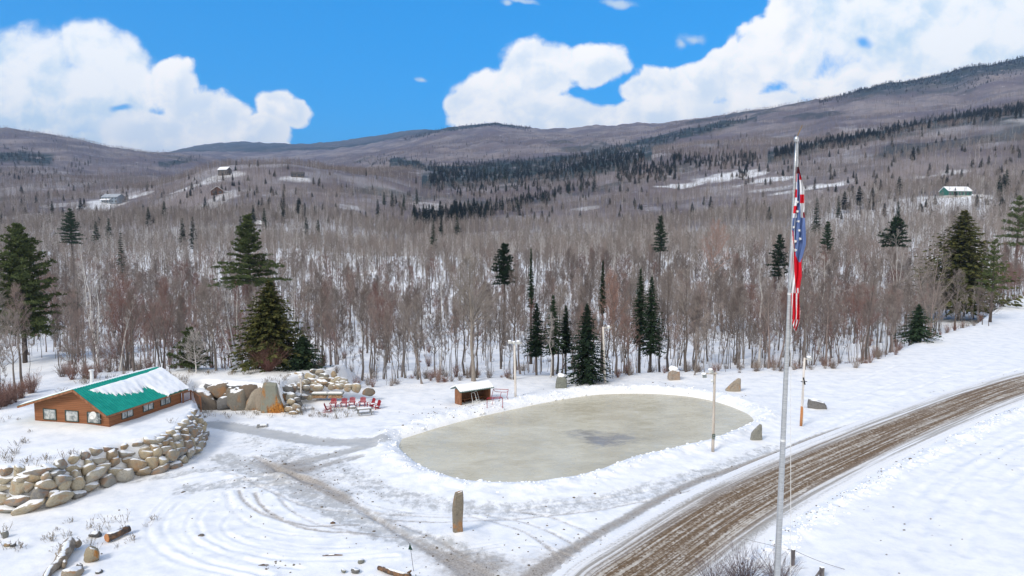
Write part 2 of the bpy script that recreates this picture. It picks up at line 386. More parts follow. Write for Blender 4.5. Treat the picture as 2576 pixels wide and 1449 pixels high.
def build_ground():
    ap = 60.0   # the fan of grid lines starts behind the camera
    t = np.concatenate([np.linspace(-1.6, -1.05, 14), np.linspace(-1.0, -0.56, 60, endpoint=False), np.linspace(-0.56, 0.62, 820, endpoint=False), np.linspace(0.62, 1.6, 50)])
    ys = np.concatenate([np.linspace(-50, 28, 12, endpoint=False), np.linspace(28, 38, 20, endpoint=False), np.linspace(38, 104, 430, endpoint=False),
                         np.linspace(104, 260, 150, endpoint=False), 260*np.exp(np.linspace(0, math.log(9600/260), 330))])
    Tt, Y = np.meshgrid(t, ys); X = Tt*(Y+ap)
    Z = height(X, Y)
    n, m = X.shape; V = np.stack([X, Y, Z], -1).reshape(-1, 3)
    i = np.arange(n-1)[:,None]*m+np.arange(m-1)[None,:]; Q = np.stack([i, i+1, i+m+1, i+m], -1).reshape(-1, 4)
    me = npmesh('snow_ground', V, Q, M['snow_ground'])
    x, y = V[:,0], V[:,1]
    dirt = np.zeros(len(V)); ice = np.zeros(len(V)); k0 = (y > 30)&(y < 240)&(x > -70)&(x < 170)
    for pts, w, dep, di, ic in TRACKS:
        q = np.array(pts); mnx, mny = q.min(0)-3; mxx, mxy = q.max(0)+3
        k = np.where(k0&(x > mnx)&(x < mxx)&(y > mny)&(y < mxy))[0]
        if len(k):
            d = dist_line(x[k], y[k], pts); g = np.exp(-(d/(w*1.15))**2)
            dirt[k] = np.maximum(dirt[k], di*g+0.25*di*np.exp(-(d/(w*4))**2)); ice[k] = np.maximum(ice[k], ic*np.minimum(1.3*g, 1))
    for p, r, di, ic in PATCHES:
        c = G(*p); d = np.hypot(x-c[0], (y-c[1])*.8); g = np.exp(-(d/r)**2); dirt += di*.7*g; ice = np.maximum(ice, ic*g)
    k = np.where(k0&(y < 130))[0]; rr = dist_line(x[k], y[k], RC)
    dirt[k] += 0.55*np.exp(-(np.maximum(rr-2.4, 0)/1.3)**2)
    ey = edge_y(x, y); forest = sstep(-1.5, 3, y-ey)
    # thin litter and weeds poking out on the terrace and along the tree line
    litter = np.exp(-((y-ey)/3.5)**2)*.6*(y < 260)
    farc = sstep(260, 800, y); kf = (y > 300)&(y < 1700); farc[kf] *= .15+.85*thin(x[kf], y[kf])
    # dark conifer cover on the far ridges
    u = 1288+1738*x/np.maximum(y, 1)
    con = evergreen_at(x, y, V[:,2])
    col = np.stack([dirt, ice, forest*0.5+farc*0.5, np.ones(len(V))], -1).astype(np.float32)
    a = me.attributes.new('cover', 'FLOAT_COLOR', 'POINT'); a.data.foreach_set('color', col.ravel())
    a = me.attributes.new('evergreen', 'FLOAT', 'POINT'); a.data.foreach_set('value', con.astype(np.float32))
    a = me.attributes.new('litter', 'FLOAT', 'POINT'); a.data.foreach_set('value', litter.astype(np.float32))
    o = link('snow_ground', me); tag(o, 'snow covered ground, yard and forested hills', 'ground', kind='structure')
    return o

def mat_ground():
    m, t, b = material('snow_ground', 0.75, spec=0.15)
    P = worldco(t)
    at = t.node('ShaderNodeAttribute', attribute_name='cover'); s = t.node('ShaderNodeSeparateColor', {0:at.outputs['Color']})
    dirt, ice, cov = s.outputs[0], s.outputs[1], s.outputs[2]
    eg = t.node('ShaderNodeAttribute', attribute_name='evergreen').outputs['Fac']
    lt = t.node('ShaderNodeAttribute', attribute_name='litter').outputs['Fac']
    n1 = t.noise(P, 0.12, 4, .55); n2 = t.noise(P, 2.2, 6, .65); n3 = t.noise(P, 9.0, 3, .6); n4 = t.noise(P, .6, 5, .6)
    snow = t.mix(t.m('MAXIMUM', t.ramp(n4, .38, .72), t.m('MULTIPLY', t.ramp(n2, .5, .72), .6)), (.87,.875,.885), (.72,.745,.785))
    d = t.m('ADD', dirt, t.m('MULTIPLY', t.m('SUBTRACT', n2, .5), t.m('ADD', t.m('MULTIPLY', t.m('MINIMUM', dirt, .6), 1.9), .02)))
    dcol = t.mix(t.ramp(n3, .3, .7), (.22,.19,.165), (.42,.38,.34))
    st_ = t.noise(t.vm('MULTIPLY', P, (1.3,1,1)), 1.1, 8, .72)
    ik = t.ramp(t.m('ADD', ice, t.m('MULTIPLY', t.m('SUBTRACT', st_, .5), t.m('MINIMUM', t.m('MULTIPLY', ice, 5.0), 1.9))), .22, .70)
    c = t.mix(t.m('MULTIPLY', ik, .92), snow, t.mix(n4, (.36,.365,.365), (.52,.53,.54)))
    c = t.mix(t.m('MULTIPLY', t.ramp(d, .18, .95), .85), c, dcol)
    # dead grass and leaves showing through near the tree line and under the trees
    l = t.ramp(t.m('ADD', t.m('MULTIPLY', lt, .22), n3), .70, .82)
    c = t.mix(t.m('MULTIPLY', l, .6), c, (.25,.17,.11))
    # distant slopes: bare woods over snow
    nf = t.noise(P, .035, 6, .7); nb = t.noise(P, .004, 4, .55)
    wood = t.mix(t.ramp(nb, .4, .6), (.135,.112,.125), (.25,.215,.21))
    wood = t.mix(t.ramp(t.noise(P, .012, 5, .65), .45, .62, 0, .6), wood, (.10,.09,.10))
    wood = t.mix(t.ramp(nf, .60, .78), wood, (.55,.55,.58))
    far = t.ramp(cov, .5, .95)
    c = t.mix(far, c, wood)
    c = t.mix(t.m('MULTIPLY', eg, t.ramp(t.noise(P, .02, 5, .7), .33, .46)), c, (.022,.035,.030))
    t.l.new(c, b.inputs['Base Color'])
    bump(t, b, t.m('ADD', t.m('MULTIPLY', n2, .6), t.m('MULTIPLY', n3, .3)), .35, .12)
    return m

def mat_ice():
    m, t, b = material('rink_ice', 0.28, spec=0.22)
    P = worldco(t); Ps = t.vm('MULTIPLY', P, (.55, 1, 1))
    n1 = t.noise(Ps, .22, 5, .6, .6); n2 = t.noise(Ps, 1.1, 6, .65, .5); n3 = t.noise(P, 6, 3, .6)
    c = t.mix(t.ramp(n1, .3, .7), (.49,.445,.33), (.61,.57,.445))
    c = t.mix(t.m('MULTIPLY', t.ramp(n2, .56, .74), .55), c, (.66,.66,.63))
    dk = t.noise(Ps, .16, 5, .62, 1.0)
    g1 = G(1500,1100,-.25)
    for (u, v), r in (((1470,1092), 2.6), ((1555,1102), 3.0), ((1500,1106), 2.6), ((1520,1112), 2.4)):
        g = G(u, v, -.25)
        dd = t.vm('LENGTH', t.vm('MULTIPLY', t.vm('SUBTRACT', P, (g[0], g[1], 0)), (1, 1.2, 0)), out=1)
        k = t.ramp(t.m('ADD', dd, t.m('MULTIPLY', t.m('SUBTRACT', n2, .5), 5)), .2, r, .75, 0)
        c = t.mix(k, c, (.27,.26,.25))
    c = t.mix(t.m('MULTIPLY', t.ramp(n3, .66, .74), .35), c, (.75,.76,.75))
    for rot, sc_ in ((.3, 9), (-.5, 13), (1.2, 8)):
        mp = t.node('ShaderNodeMapping', {'Vector':P, 'Rotation':(0,0,rot), 'Scale':(.06,1,1)}).outputs[0]
        c = t.mix(t.m('MULTIPLY', t.ramp(t.noise(mp, sc_, 2, .5), .66, .70), .30), c, (.74,.74,.70))
    t.l.new(c, b.inputs['Base Color']); t.l.new(t.ramp(n2, .35, .7, .16, .5), b.inputs['Roughness'])
    bump(t, b, n2, .06, .05)
    return m

def build_rink():
    P = np.array(RINK); c = P.mean(0)
    # push the ice 1 m under the snow bank so that no gap shows
    V = [(c[0], c[1], -.25)]; N = len(P)
    for f in (.5, .85, 1.03):
        for p in P: V.append((c[0]+(p[0]-c[0])*f, c[1]+(p[1]-c[1])*f, -.25))
    F_ = [(0, 1+i, 1+(i+1)%N) for i in range(N)]
    for k in range(2):
        for i in range(N): a = 1+k*N+i; b2 = 1+k*N+(i+1)%N; F_.append((a, a+N, b2+N, b2))
    o = mkobj('ice_rink', V, F_, M['ice']); tag(o, 'frozen pond rink of tan grey ice ringed by snow banks', 'ice', kind='structure')

def build_road():
    pts = np.array(smooth_line(RC, 3)); d = np.gradient(pts, axis=0); d /= np.linalg.norm(d, axis=1)[:,None]; nrm = np.stack([d[:,1], -d[:,0]], -1)
    L = np.concatenate([[0], np.cumsum(np.linalg.norm(np.diff(pts, axis=0), axis=1))])
    off = np.linspace(-4.2, 4.2, 29); V = []; UV = []
    for i in range(len(pts)):
        for o in off:
            # the edges dip under the snow; slightly hollow wheel lines
            z = 0.035 - 0.11*max(0, abs(o)-3.3) - 0.02*math.cos(o*2.4)
            q = pts[i]+nrm[i]*o; V.append((q[0], q[1], z)); UV.append((o, L[i]))
    m = len(off); i = np.arange(len(pts)-1)[:,None]*m+np.arange(m-1)[None,:]; Q = np.stack([i, i+1, i+m+1, i+m], -1).reshape(-1, 4)[:, ::-1]
    me = npmesh('road', V, Q, M['road']); uv = me.uv_layers.new(name='UVMap')
    uv.data.foreach_set('uv', np.array(UV, np.float32)[Q.ravel()].ravel())
    o = link('road', me); tag(o, 'straight dirt road of brown slush and wheel ruts', 'road', kind='structure')
def mat_road():
    m, t, b = material('road', 0.8, spec=0.25)
    uv = t.node('ShaderNodeUVMap').outputs[0]; s = t.node('ShaderNodeSeparateXYZ', {0:uv}); o, L = s.outputs[0], s.outputs[1]
    P = worldco(t)
    st = t.noise(t.vm('MULTIPLY', uv, (1.0, .016, 1)), 3.4, 6, .66, .1)      # long streaks
    st2 = t.noise(t.vm('MULTIPLY', uv, (1.0, .02, 1)), .9, 3, .5, .2)
    fine = t.noise(P, 4.5, 5, .7); med = t.noise(P, .8, 4, .6)
    across = t.m('ABSOLUTE', o)
    mid = t.ramp(t.m('ADD', across, t.m('MULTIPLY', t.m('SUBTRACT', st2, .5), 2.5)), 1.6, 3.2, 1, 0)
    snow = (.84,.84,.85)
    br = t.mix(t.ramp(fine, .3, .7), (.115,.072,.038), (.24,.165,.10))
    gr = t.mix(fine, (.27,.25,.22), (.55,.53,.50))
    k = t.ramp(t.m('ADD', st, t.m('MULTIPLY', t.m('SUBTRACT', fine, .5), .45)), .46, .60)
    c = t.mix(k, br, t.mix(t.ramp(med, .3, .7), (.36,.30,.235), (.62,.58,.52)))
    side = t.mix(t.ramp(st, .42, .60), gr, snow)
    c = t.mix(mid, side, c)
    e = t.ramp(t.m('ADD', across, t.m('MULTIPLY', t.m('SUBTRACT', fine, .5), 1.4)), 2.9, 3.7)
    c = t.mix(e, c, snow)
    t.l.new(c, b.inputs['Base Color']); bump(t, b, t.m('ADD', st, t.m('MULTIPLY', fine, .7)), .6, .12)
    return m

# ------------------------------------------------------------ sky and light
def build_world():
    w = bpy.data.worlds.new('World'); sc.world = w; w.use_nodes = True; t = NT(w.node_tree); bg = w.node_tree.nodes['Background']
    sky = t.node('ShaderNodeTexSky', sky_type='NISHITA', sun_disc=False, sun_elevation=R(SUN_EL), sun_rotation=R(SUN_ROT), altitude=300, air_density=1.0, dust_density=0.4, ozone_density=1.6)
    gm = t.node('ShaderNodeGamma', {'Color':sky.outputs[0], 'Gamma':.45})
    hs = t.node('ShaderNodeHueSaturation', {'Color':gm.outputs[0], 'Saturation':1.2, 'Value':1.0})
    skyc = t.mix(1.0, hs.outputs[0], (.04, 2.28, 4.7), blend='MULTIPLY')
    D = t.node('ShaderNodeTexCoord').outputs['Generated']; s = t.node('ShaderNodeSeparateXYZ', {0:D}); X, Y, Z = s.outputs
    Yc = t.m('MAXIMUM', Y, .05); A = t.m('DIVIDE', X, Yc); B = t.m('DIVIDE', Z, Yc)
    p = t.node('ShaderNodeCombineXYZ', {0:A, 1:B, 2:0.0}).outputs[0]
    # billowing warp
    wv = t.noise(p, 7.0, 4, .55, out=1); wv = t.vm('SUBTRACT', wv, (.5,.5,.5))
    pw = t.vm('ADD', p, t.scale(wv, .05))
    fb = t.noise(pw, 9.0, 12, .66); 
    vo = t.node('ShaderNodeTexVoronoi', {'Vector':t.vm('ADD', p, t.scale(wv, .10)), 'Scale':16.0, 'Smoothness':.6}, feature='SMOOTH_F1').outputs['Distance']
    vo2 = t.node('ShaderNodeTexVoronoi', {'Vector':t.vm('ADD', p, t.scale(wv, .05)), 'Scale':44.0, 'Smoothness':.5}, feature='SMOOTH_F1').outputs['Distance']
    def blob(lst, rscale=1.0):
        f = None
        for u, v, rx, ry in lst:
            a, b2 = rayd(u, v)
            q = t.vm('MULTIPLY', t.vm('SUBTRACT', pw, (a, b2, 0)), (F/rx, F/ry, 1)); g = t.m('SUBTRACT', 1.0, t.vm('LENGTH', q, out=1))
            f = g if f is None else t.node('ShaderNodeMath', {0:f, 1:g, 2:.12}, operation='SMOOTH_MAX').outputs[0]
        return f
    back = [(60,160,150,105),(225,125,92,88),(300,180,90,90),(130,260,280,120),(40,320,220,90),(330,240,70,70),(180,370,320,60),
            (2250,60,300,170),(2450,70,280,170),(2300,240,360,120),(2080,60,130,110),(2000,120,120,100),(2560,180,200,100)]
    front = [(430,215,85,75),(500,275,110,70),(400,330,170,60),(560,290,80,55),(610,330,130,50),(690,272,62,48),(735,292,55,38),(470,375,220,38),(640,372,100,25),
             (1350,180,115,88),(1500,165,85,68),(1250,235,105,80),(1175,275,75,75),(1400,300,260,70),(1660,235,100,80),(1600,310,260,60),(1600,232,70,45),(1720,190,50,40),(1770,205,90,70),
             (1850,190,110,95),(1935,110,80,80),(1985,65,80,90),(1900,290,240,60),(1690,330,300,35),(1800,350,300,35),(2200,250,260,70)]
    holes = [(2175,112,34,22),(300,268,36,11),(1335,190,34,16),(1335,178,14,10)]
    fbk = blob(back); ffr = blob(front); fh = blob(holes)
    nz = t.m('SUBTRACT', fb, .5); vz = t.m('SUBTRACT', .42, vo); vz2 = t.m('SUBTRACT', .4, vo2)
    det = t.m('ADD', t.m('MULTIPLY', nz, 1.15), t.m('ADD', t.m('MULTIPLY', vz, .40), t.m('MULTIPLY', vz2, .20)))
    f1 = t.m('ADD', ffr, det); f2 = t.m('ADD', fbk, t.m('ADD', det, .05))
    fhn = t.m('ADD', fh, t.m('MULTIPLY', nz, 1.2))
    m1 = t.ramp(f1, -.02, .22); m2 = t.ramp(f2, -.10, .30)
    hole = t.ramp(fhn, .05, .8, 1, .15)
    wis = t.m('ADD', blob([(1745,88,60,26),(1050,205,26,12),(1715,100,30,26),(1270,12,24,12),(1560,5,60,14),(2140,0,20,20),(1300,5,50,10)]), t.m('MULTIPLY', nz, 2.6))
    m3 = t.ramp(wis, .1, .95, 0, .75)
    # shading: thick parts slightly blue-grey, rims and tops white
    pl = t.vm('ADD', pw, (-.012, .022, 0)); fb2 = t.noise(pl, 9.0, 5, .55); fb3 = t.noise(pw, 9.0, 5, .55); rel = t.m('SUBTRACT', fb3, fb2)
    big = t.noise(p, 4.2, 4, .55)
    low = t.ramp(B, .10, .33, 1, 0)
    sh = t.m('ADD', t.m('MULTIPLY', rel, -2.2), t.m('ADD', t.m('MULTIPLY', big, .9), t.m('MULTIPLY', low, .25)))
    deep = t.ramp(t.m('MAXIMUM', ffr, t.m('MULTIPLY', fbk, .8)), .0, .7)
    sh = t.m('MULTIPLY', t.ramp(sh, .32, .85), t.m('ADD', .35, t.m('MULTIPLY', deep, .65)))
    cl = t.mix(sh, (11.8,11.8,11.8), (8.0,9.3,10.8))
    clb = t.mix(t.m('MINIMUM', t.m('ADD', sh, .12), 1.0), (11.4,11.6,11.8), (6.6,8.6,10.6))
    c = t.mix(t.m('MULTIPLY', m2, t.ramp(f2, -.1, .45, .72, 1)), skyc, clb)
    c = t.mix(hole, skyc, c)
    c = t.mix(m3, c, (7.5,8.6,9.6))
    c = t.mix(m1, c, cl)
    front_side = t.ramp(Y, .12, .3)
    # the rest of the sky, out of the picture: broken cloud
    D2 = t.vm('DIVIDE', D, t.node('ShaderNodeCombineXYZ', {0:t.m('ADD', t.m('ABSOLUTE', Z), .25), 1:t.m('ADD', t.m('ABSOLUTE', Z), .25), 2:1.0}).outputs[0])
    oc = t.ramp(t.noise(D2, 1.1, 5, .55), .28, .45)
    oth = t.mix(oc, (4.5,6.6,8.6), (9.6,9.4,9.2))
    c = t.mix(front_side, oth, c)
    t.l.new(c, bg.inputs[0]); bg.inputs[1].default_value = 0.1
    w.cycles.sampling_method = 'MANUAL'; w.cycles.sample_map_resolution = 512
    sd = bpy.data.lights.new('sun', 'SUN'); sd.energy = SUN_E; sd.angle = R(14); sd.color = (1, .95, .89)
    so = bpy.data.objects.new('sun', sd); C.objects.link(so)
    # sun_rotation is measured clockwise from +Y
    az = R(SUN_ROT); el = R(SUN_EL); dv = Vector((math.sin(az)*math.cos(el), math.cos(az)*math.cos(el), math.sin(el)))
    so.rotation_euler = dv.to_track_quat('Z', 'Y').to_euler(); so.location = (0, 0, 60)
SUN_EL, SUN_ROT, SUN_E = 40, 222, 2.3
def build_haze():
    x0, x1, y0, y1, z0, z1 = -17000, 17000, -120, 9700, -60, 900
    b = MB(); b.box(((x0+x1)/2, (y0+y1)/2, (z0+z1)/2), (x1-x0, y1-y0, z1-z0))
    m = bpy.data.materials.new('haze'); m.use_nodes = True; n = m.node_tree; n.nodes.clear()
    o = n.nodes.new('ShaderNodeOutputMaterial'); v = n.nodes.new('ShaderNodeVolumePrincipled')
    v.inputs['Color'].default_value = (.55,.72,1,1); v.inputs['Density'].default_value = HAZE; v.inputs['Anisotropy'].default_value = 0.2
    n.links.new(v.outputs[0], o.inputs['Volume'])
    tag(b.build('haze', m), 'thin blue air haze over the far mountains', 'haze', kind='stuff')
HAZE = 8.5e-5
# ------------------------------------------------------------ trees
def mat_bark(name, lo, hi, reds=0.0, white=0.0):
    m, t, b = material(name, 0.9, spec=0.1)
    oi = t.node('ShaderNodeObjectInfo'); r = oi.outputs['Random']; loc = oi.outputs['Location']
    area = t.noise(loc, .022, 3, .6)
    c = t.mix(t.ramp(t.m('ADD', r, t.m('MULTIPLY', t.m('SUBTRACT', area, .5), 1.2)), .05, .95), lo, hi)
    if reds:
        k = t.ramp(t.m('ADD', area, t.m('MULTIPLY', t.m('SUBTRACT', r, .5), .38)), .50, .72, 0, reds)
        c = t.mix(k, c, (.25,.120,.098))
        c = t.mix(t.ramp(t.noise(loc, .0055, 4, .6), .46, .60, 0, .38), c, (.10,.085,.085))
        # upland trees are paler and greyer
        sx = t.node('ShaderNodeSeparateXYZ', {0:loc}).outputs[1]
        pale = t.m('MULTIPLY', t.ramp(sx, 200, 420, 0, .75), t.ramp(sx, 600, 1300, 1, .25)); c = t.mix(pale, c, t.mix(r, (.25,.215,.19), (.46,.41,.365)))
    n = t.noise(t.vm('MULTIPLY', objco(t), (3, 3, .8)), 2.0, 3, .7)
    c = t.mix(t.ramp(n, .3, .7, 0, .45), c, (.09,.075,.07) if not white else (.25,.22,.20))
    t.l.new(c, b.inputs['Base Color'])
    return m
def mat_needles(name, a, b2, snow=.0):
    m, t, b = material(name, 0.85, spec=0.15)
    oi = t.node('ShaderNodeObjectInfo'); r = oi.outputs['Random']
    n = t.noise(objco(t), 1.3, 4, .7)
    c = t.mix(t.ramp(t.m('ADD', n, t.m('MULTIPLY', t.m('SUBTRACT', r, .5), .3)), .3, .7), a, b2)
    t.l.new(c, b.inputs['Base Color']); return m

class Strips:
    """branches as thin tapering prisms and twigs as slivers, gathered as quads"""
    def __init__(s): s.V = []; s.Q = []
    def tube(s, P, Rr, n=3):
        P = [np.asarray(p, float) for p in P]; base = len(s.V); ref = None
        for i, p in enumerate(P):
            d = P[min(i+1, len(P)-1)]-P[max(i-1, 0)]; d = d/(np.linalg.norm(d)+1e-9)
            if ref is None:
                ref = np.cross(d, (0.3, .9, .1)); 
            r = ref-d*ref.dot(d); r /= (np.linalg.norm(r)+1e-9); ref = r; q = np.cross(d, r)
            for k in range(n):
                a = 2*math.pi*k/n; s.V.append(p+(r*math.cos(a)+q*math.sin(a))*Rr[i])
        for i in range(len(P)-1):
            for k in range(n):
                a = base+i*n+k; b = base+i*n+(k+1)%n; s.Q.append((a, b, b+n, a+n))
    def sliver(s, p, q, w, rg):
        d = q-p; c = np.cross(d, rg.normal(size=3)); c = c/(np.linalg.norm(c)+1e-9)*w/2; b = len(s.V)
        s.V += [p-c, p+c, q+c*.35, q-c*.35]; s.Q.append((b, b+1, b+2, b+3))
    def quad(s, a, b, c, d):
        n = len(s.V); s.V += [a, b, c, d]; s.Q.append((n, n+1, n+2, n+3))
    def mesh(s, name, mat): return npmesh(name, np.array(s.V), np.array(s.Q), mat, smooth=False)
def unit(v): return v/(np.linalg.norm(v)+1e-9)
def bare_tree(seed, H, spread, lod, mat_t, mat_c, clear=.35, up=.9, twigw=1.0, stems=1, r0=None, bend=.04, dens=1.0):
    """returns trunk mesh and crown mesh; lod 0 near, 1 middle, 2 far"""
    rg = np.random.default_rng(seed); tr = Strips(); cr = Strips(); r0 = r0 or .011*H+.03
    nl, ns, nt = [(26, 9, 7), (13, 6, 5), (7, 4, 3)][lod]; nl = int(nl*dens)
    tw = [.024, .048, .105][lod]*twigw
    for sidx in range(stems):
        lean = rg.normal(size=2)*bend*H*(1 if stems == 1 else 2.6); hh = H*(1 if sidx == 0 else rg.uniform(.8, 1))
        path = []; K = 7
        for i in range(K):
            f = i/(K-1); w = rg.normal(size=2)*.010*H*(i > 0)
            path.append(np.array((lean[0]*f**1.3+w[0]+(.12*math.cos(sidx*2.1) if stems > 1 else 0), lean[1]*f**1.3+w[1]+(.12*math.sin(sidx*2.1) if stems > 1 else 0), f*hh)))
        rr = [max(r0*(1-.92*i/(K-1))*(1.25 if i == 0 else 1), .02)*(1 if stems == 1 else .65) for i in range(K)]
        tr.tube(path, rr, [6, 4, 3][lod])
        def at(f):
            x = f*(K-1); i = min(int(x), K-2); return path[i]*(1-(x-i))+path[i+1]*(x-i), rr[i]*(1-(x-i))+rr[i+1]*(x-i)
        for b in range(max(3, nl//stems)):
            f = clear+(1-clear)*(b+rg.uniform(0, 1))/max(3, nl//stems); f = min(f, .985); p, rb = at(f)
            az = b*2.4+rg.uniform(-.6, .6); ff = (f-clear)/(1-clear)
            L = H*spread*(1-.72*ff)*rg.uniform(.65, 1.15)*(0.55+.45*min(1, ff*5+.3)); el = up*rg.uniform(.75, 1.15)+.25*ff
            d = np.array((math.cos(az)*math.cos(el), math.sin(az)*math.cos(el), math.sin(el)))
            mid = p+d*L*.5+rg.normal(size=3)*L*.04; d2 = unit(d+np.array((0,0,.35))+rg.normal(size=3)*.12); end = mid+d2*L*.5
            rb = min(rb*.6, .03+.012*L)
            cr.tube([p, mid, end], [rb, rb*.6, max(.012, tw*.3)], 3 if lod < 2 else 3)
            for c in range(ns):
                g = .22+.78*(c+rg.uniform(0, 1))/ns; q = p+(mid-p)*(g*2) if g < .5 else mid+(end-mid)*(g*2-1)
                dd = unit((d if g < .5 else d2)+rg.normal(size=3)*.55+np.array((0,0,.18))); l2 = L*.48*(1.15-g)*rg.uniform(.6, 1.3)+.25
                e2 = q+dd*l2
                if lod < 2: cr.tube([q, e2], [max(rb*.35, tw*.6), tw*.35], 3)
                else: cr.sliver(q, e2, tw*1.1, rg)
                for k in range(nt):
                    hh2 = rg.uniform(.15, 1); q2 = q+dd*l2*hh2; d3 = unit(dd+rg.normal(size=3)*.55+np.array((0,0,.2))); l3 = rg.uniform(.35, .9)*(.35+.09*H*spread)
                    cr.sliver(q2, q2+d3*l3, tw*.62, rg)
                    if lod == 0: d4 = unit(d3+rg.normal(size=3)*.5); q3 = q2+d3*l3*.5; cr.sliver(q3, q3+d4*l3*.6, tw*.55, rg)
    return tr.mesh('trunk', mat_t), cr.mesh('crown', mat_c)

def spruce(seed, H, Wd, lod, mat_t, mat_c, clear=.06, ragged=.25, droop=.25, dens=1.0, full=1.0):
    """narrow evergreen: whorls of drooping boughs made of many small needle sprays"""
    rg = np.random.default_rng(seed); tr = Strips(); cr = Strips()
    tr.tube([np.array((0,0,-.3)), np.array((0,0,H*.5)), np.array((0,0,H*.99))], [.014*H+.03, .009*H, .01], [7, 5, 3][lod])
    nw = int([46, 24, 13][lod]*dens); 
    for w in range(nw):
        f = clear+(1-clear)*(w/nw)**.92; z = f*H; L0 = Wd*(1-f)**.85*min(1, .55+(f-clear)*4)+.12*(1-f)+.06
        nb = [8, 6, 5][lod]
        for b in range(nb):
            az = b*2*math.pi/nb+w*1.9+rg.uniform(-.4, .4); L = L0*rg.uniform(1-ragged*1.6, 1+ragged); 
            if rg.random() < ragged*.3: continue
            el = .35*(f-.35)-droop*.4
            d = np.array((math.cos(az)*math.cos(el), math.sin(az)*math.cos(el), math.sin(el))); side = np.array((-math.sin(az), math.cos(az), 0))
            p0 = np.array((0, 0, z+rg.uniform(-.15, .15))); end = p0+d*L-np.array((0,0,droop*L*.45))
            if lod == 0: cr.tube([p0, end], [.03, .01], 3)
            n = max(3, int([9, 5, 3][lod]*(.4+L/Wd*.8)))
            for k in range(n):
                g = (k+rg.uniform(.2, .9))/n; q = p0+(end-p0)*g; s = [.34, .55, .95][lod]*(.55+.45*(1-g))*(.55+.5*Wd/3)*rg.uniform(.7, 1.25)*(1-.62*f**2.2)*full
                for sg in ((-1, 1) if lod < 2 else (rg.choice((-1, 1)),)):
                    dv = unit(d*.75+side*sg*rg.uniform(.4, 1.1)+np.array((0,0,rg.uniform(-.55, .12)))); wv = unit(np.cross(dv, rg.normal(size=3)*.5+np.array((0,0,1))))*s*.26
                    tip = q+dv*s*1.25; cr.quad(q-wv*.5, q+wv*.5, q+dv*s*.7+wv, tip) ; cr.quad(q-wv*.5, tip, q+dv*s*.6-wv*1.1, q-wv*.9)
                if lod == 0 and rg.random() < .6:
                    dv = unit(d*.4+np.array((0,0,-1))+rg.normal(size=3)*.3); cr.quad(q-side*.06, q+side*.06, q+dv*s*.7+side*.1, q+dv*s*.9)
    top = np.array((0,0,H*1.01))
    for k in range(6): cr.sliver(np.array((0,0,H*.93)), top+rg.normal(size=3)*np.array((.12,.12,.02)), .09, rg)
    return tr.mesh('trunk', mat_t), cr.mesh('crown', mat_c)
def pine(seed, H, Wd, lod, mat_t, mat_c, clear=.2, layers=11, dens=1.0, profile=None):
    """white pine: separate spreading layers of tufted boughs with gaps between"""
    rg = np.random.default_rng(seed); tr = Strips(); cr = Strips()
    tr.tube([np.array((0,0,-.3)), np.array((.1,0,H*.5)), np.array((0,.05,H*.97))], [.016*H+.03, .010*H, .03], [7, 5, 3][lod])
    for w in range(layers):
        f = clear+(.98-clear)*w/(layers-1); g0 = (f-clear)/(1-clear)
        Lm = Wd*(profile(g0) if profile else (1-g0)**.7*(.75+.25*min(1, g0*4)))+.25
        nb = [7, 6, 5][lod]
        for b in range(nb):
            az = b*2*math.pi/nb+w*1.1+rg.uniform(-.45, .45); L = Lm*rg.uniform(.6, 1.15); el = .1+.55*g0+rg.uniform(-.1, .12)
            d = np.array((math.cos(az)*math.cos(el), math.sin(az)*math.cos(el), math.sin(el))); p0 = np.array((0, 0, f*H+rg.uniform(-.3, .3)))
            mid = p0+d*L*.55; end = mid+unit(d+np.array((0,0,-.25+.5*g0)))*L*.45
            cr.tube([p0, mid, end], [.05+.004*H, .035, .012], 3)
            nc = max(3, int(L*[4.2, 2.2, 1.2][lod]*dens))
            for c in range(nc):
                g = .22+.78*(c+rg.uniform(0, 1))/nc; q = (p0+(mid-p0)*g/.55) if g < .55 else mid+(end-mid)*(g-.55)/.45
                q = q+np.array((rg.normal()*.30*L*.35, rg.normal()*.30*L*.35, rg.normal()*.10+.05))
                s = [.30, .48, .80][lod]*rg.uniform(.8, 1.3)*(.7+Wd*.09)
                for k in range([11, 7, 4][lod]):
                    dv = unit(rg.normal(size=3)*np.array((1,1,.55))+np.array((0,0,.38))+d*.4); wv = unit(np.cross(dv, rg.normal(size=3)))*s*.17
                    cr.quad(q-wv*.4, q+wv*.4, q+dv*s+wv, q+dv*s*1.15-wv)
    return tr.mesh('trunk', mat_t), cr.mesh('crown', mat_c)

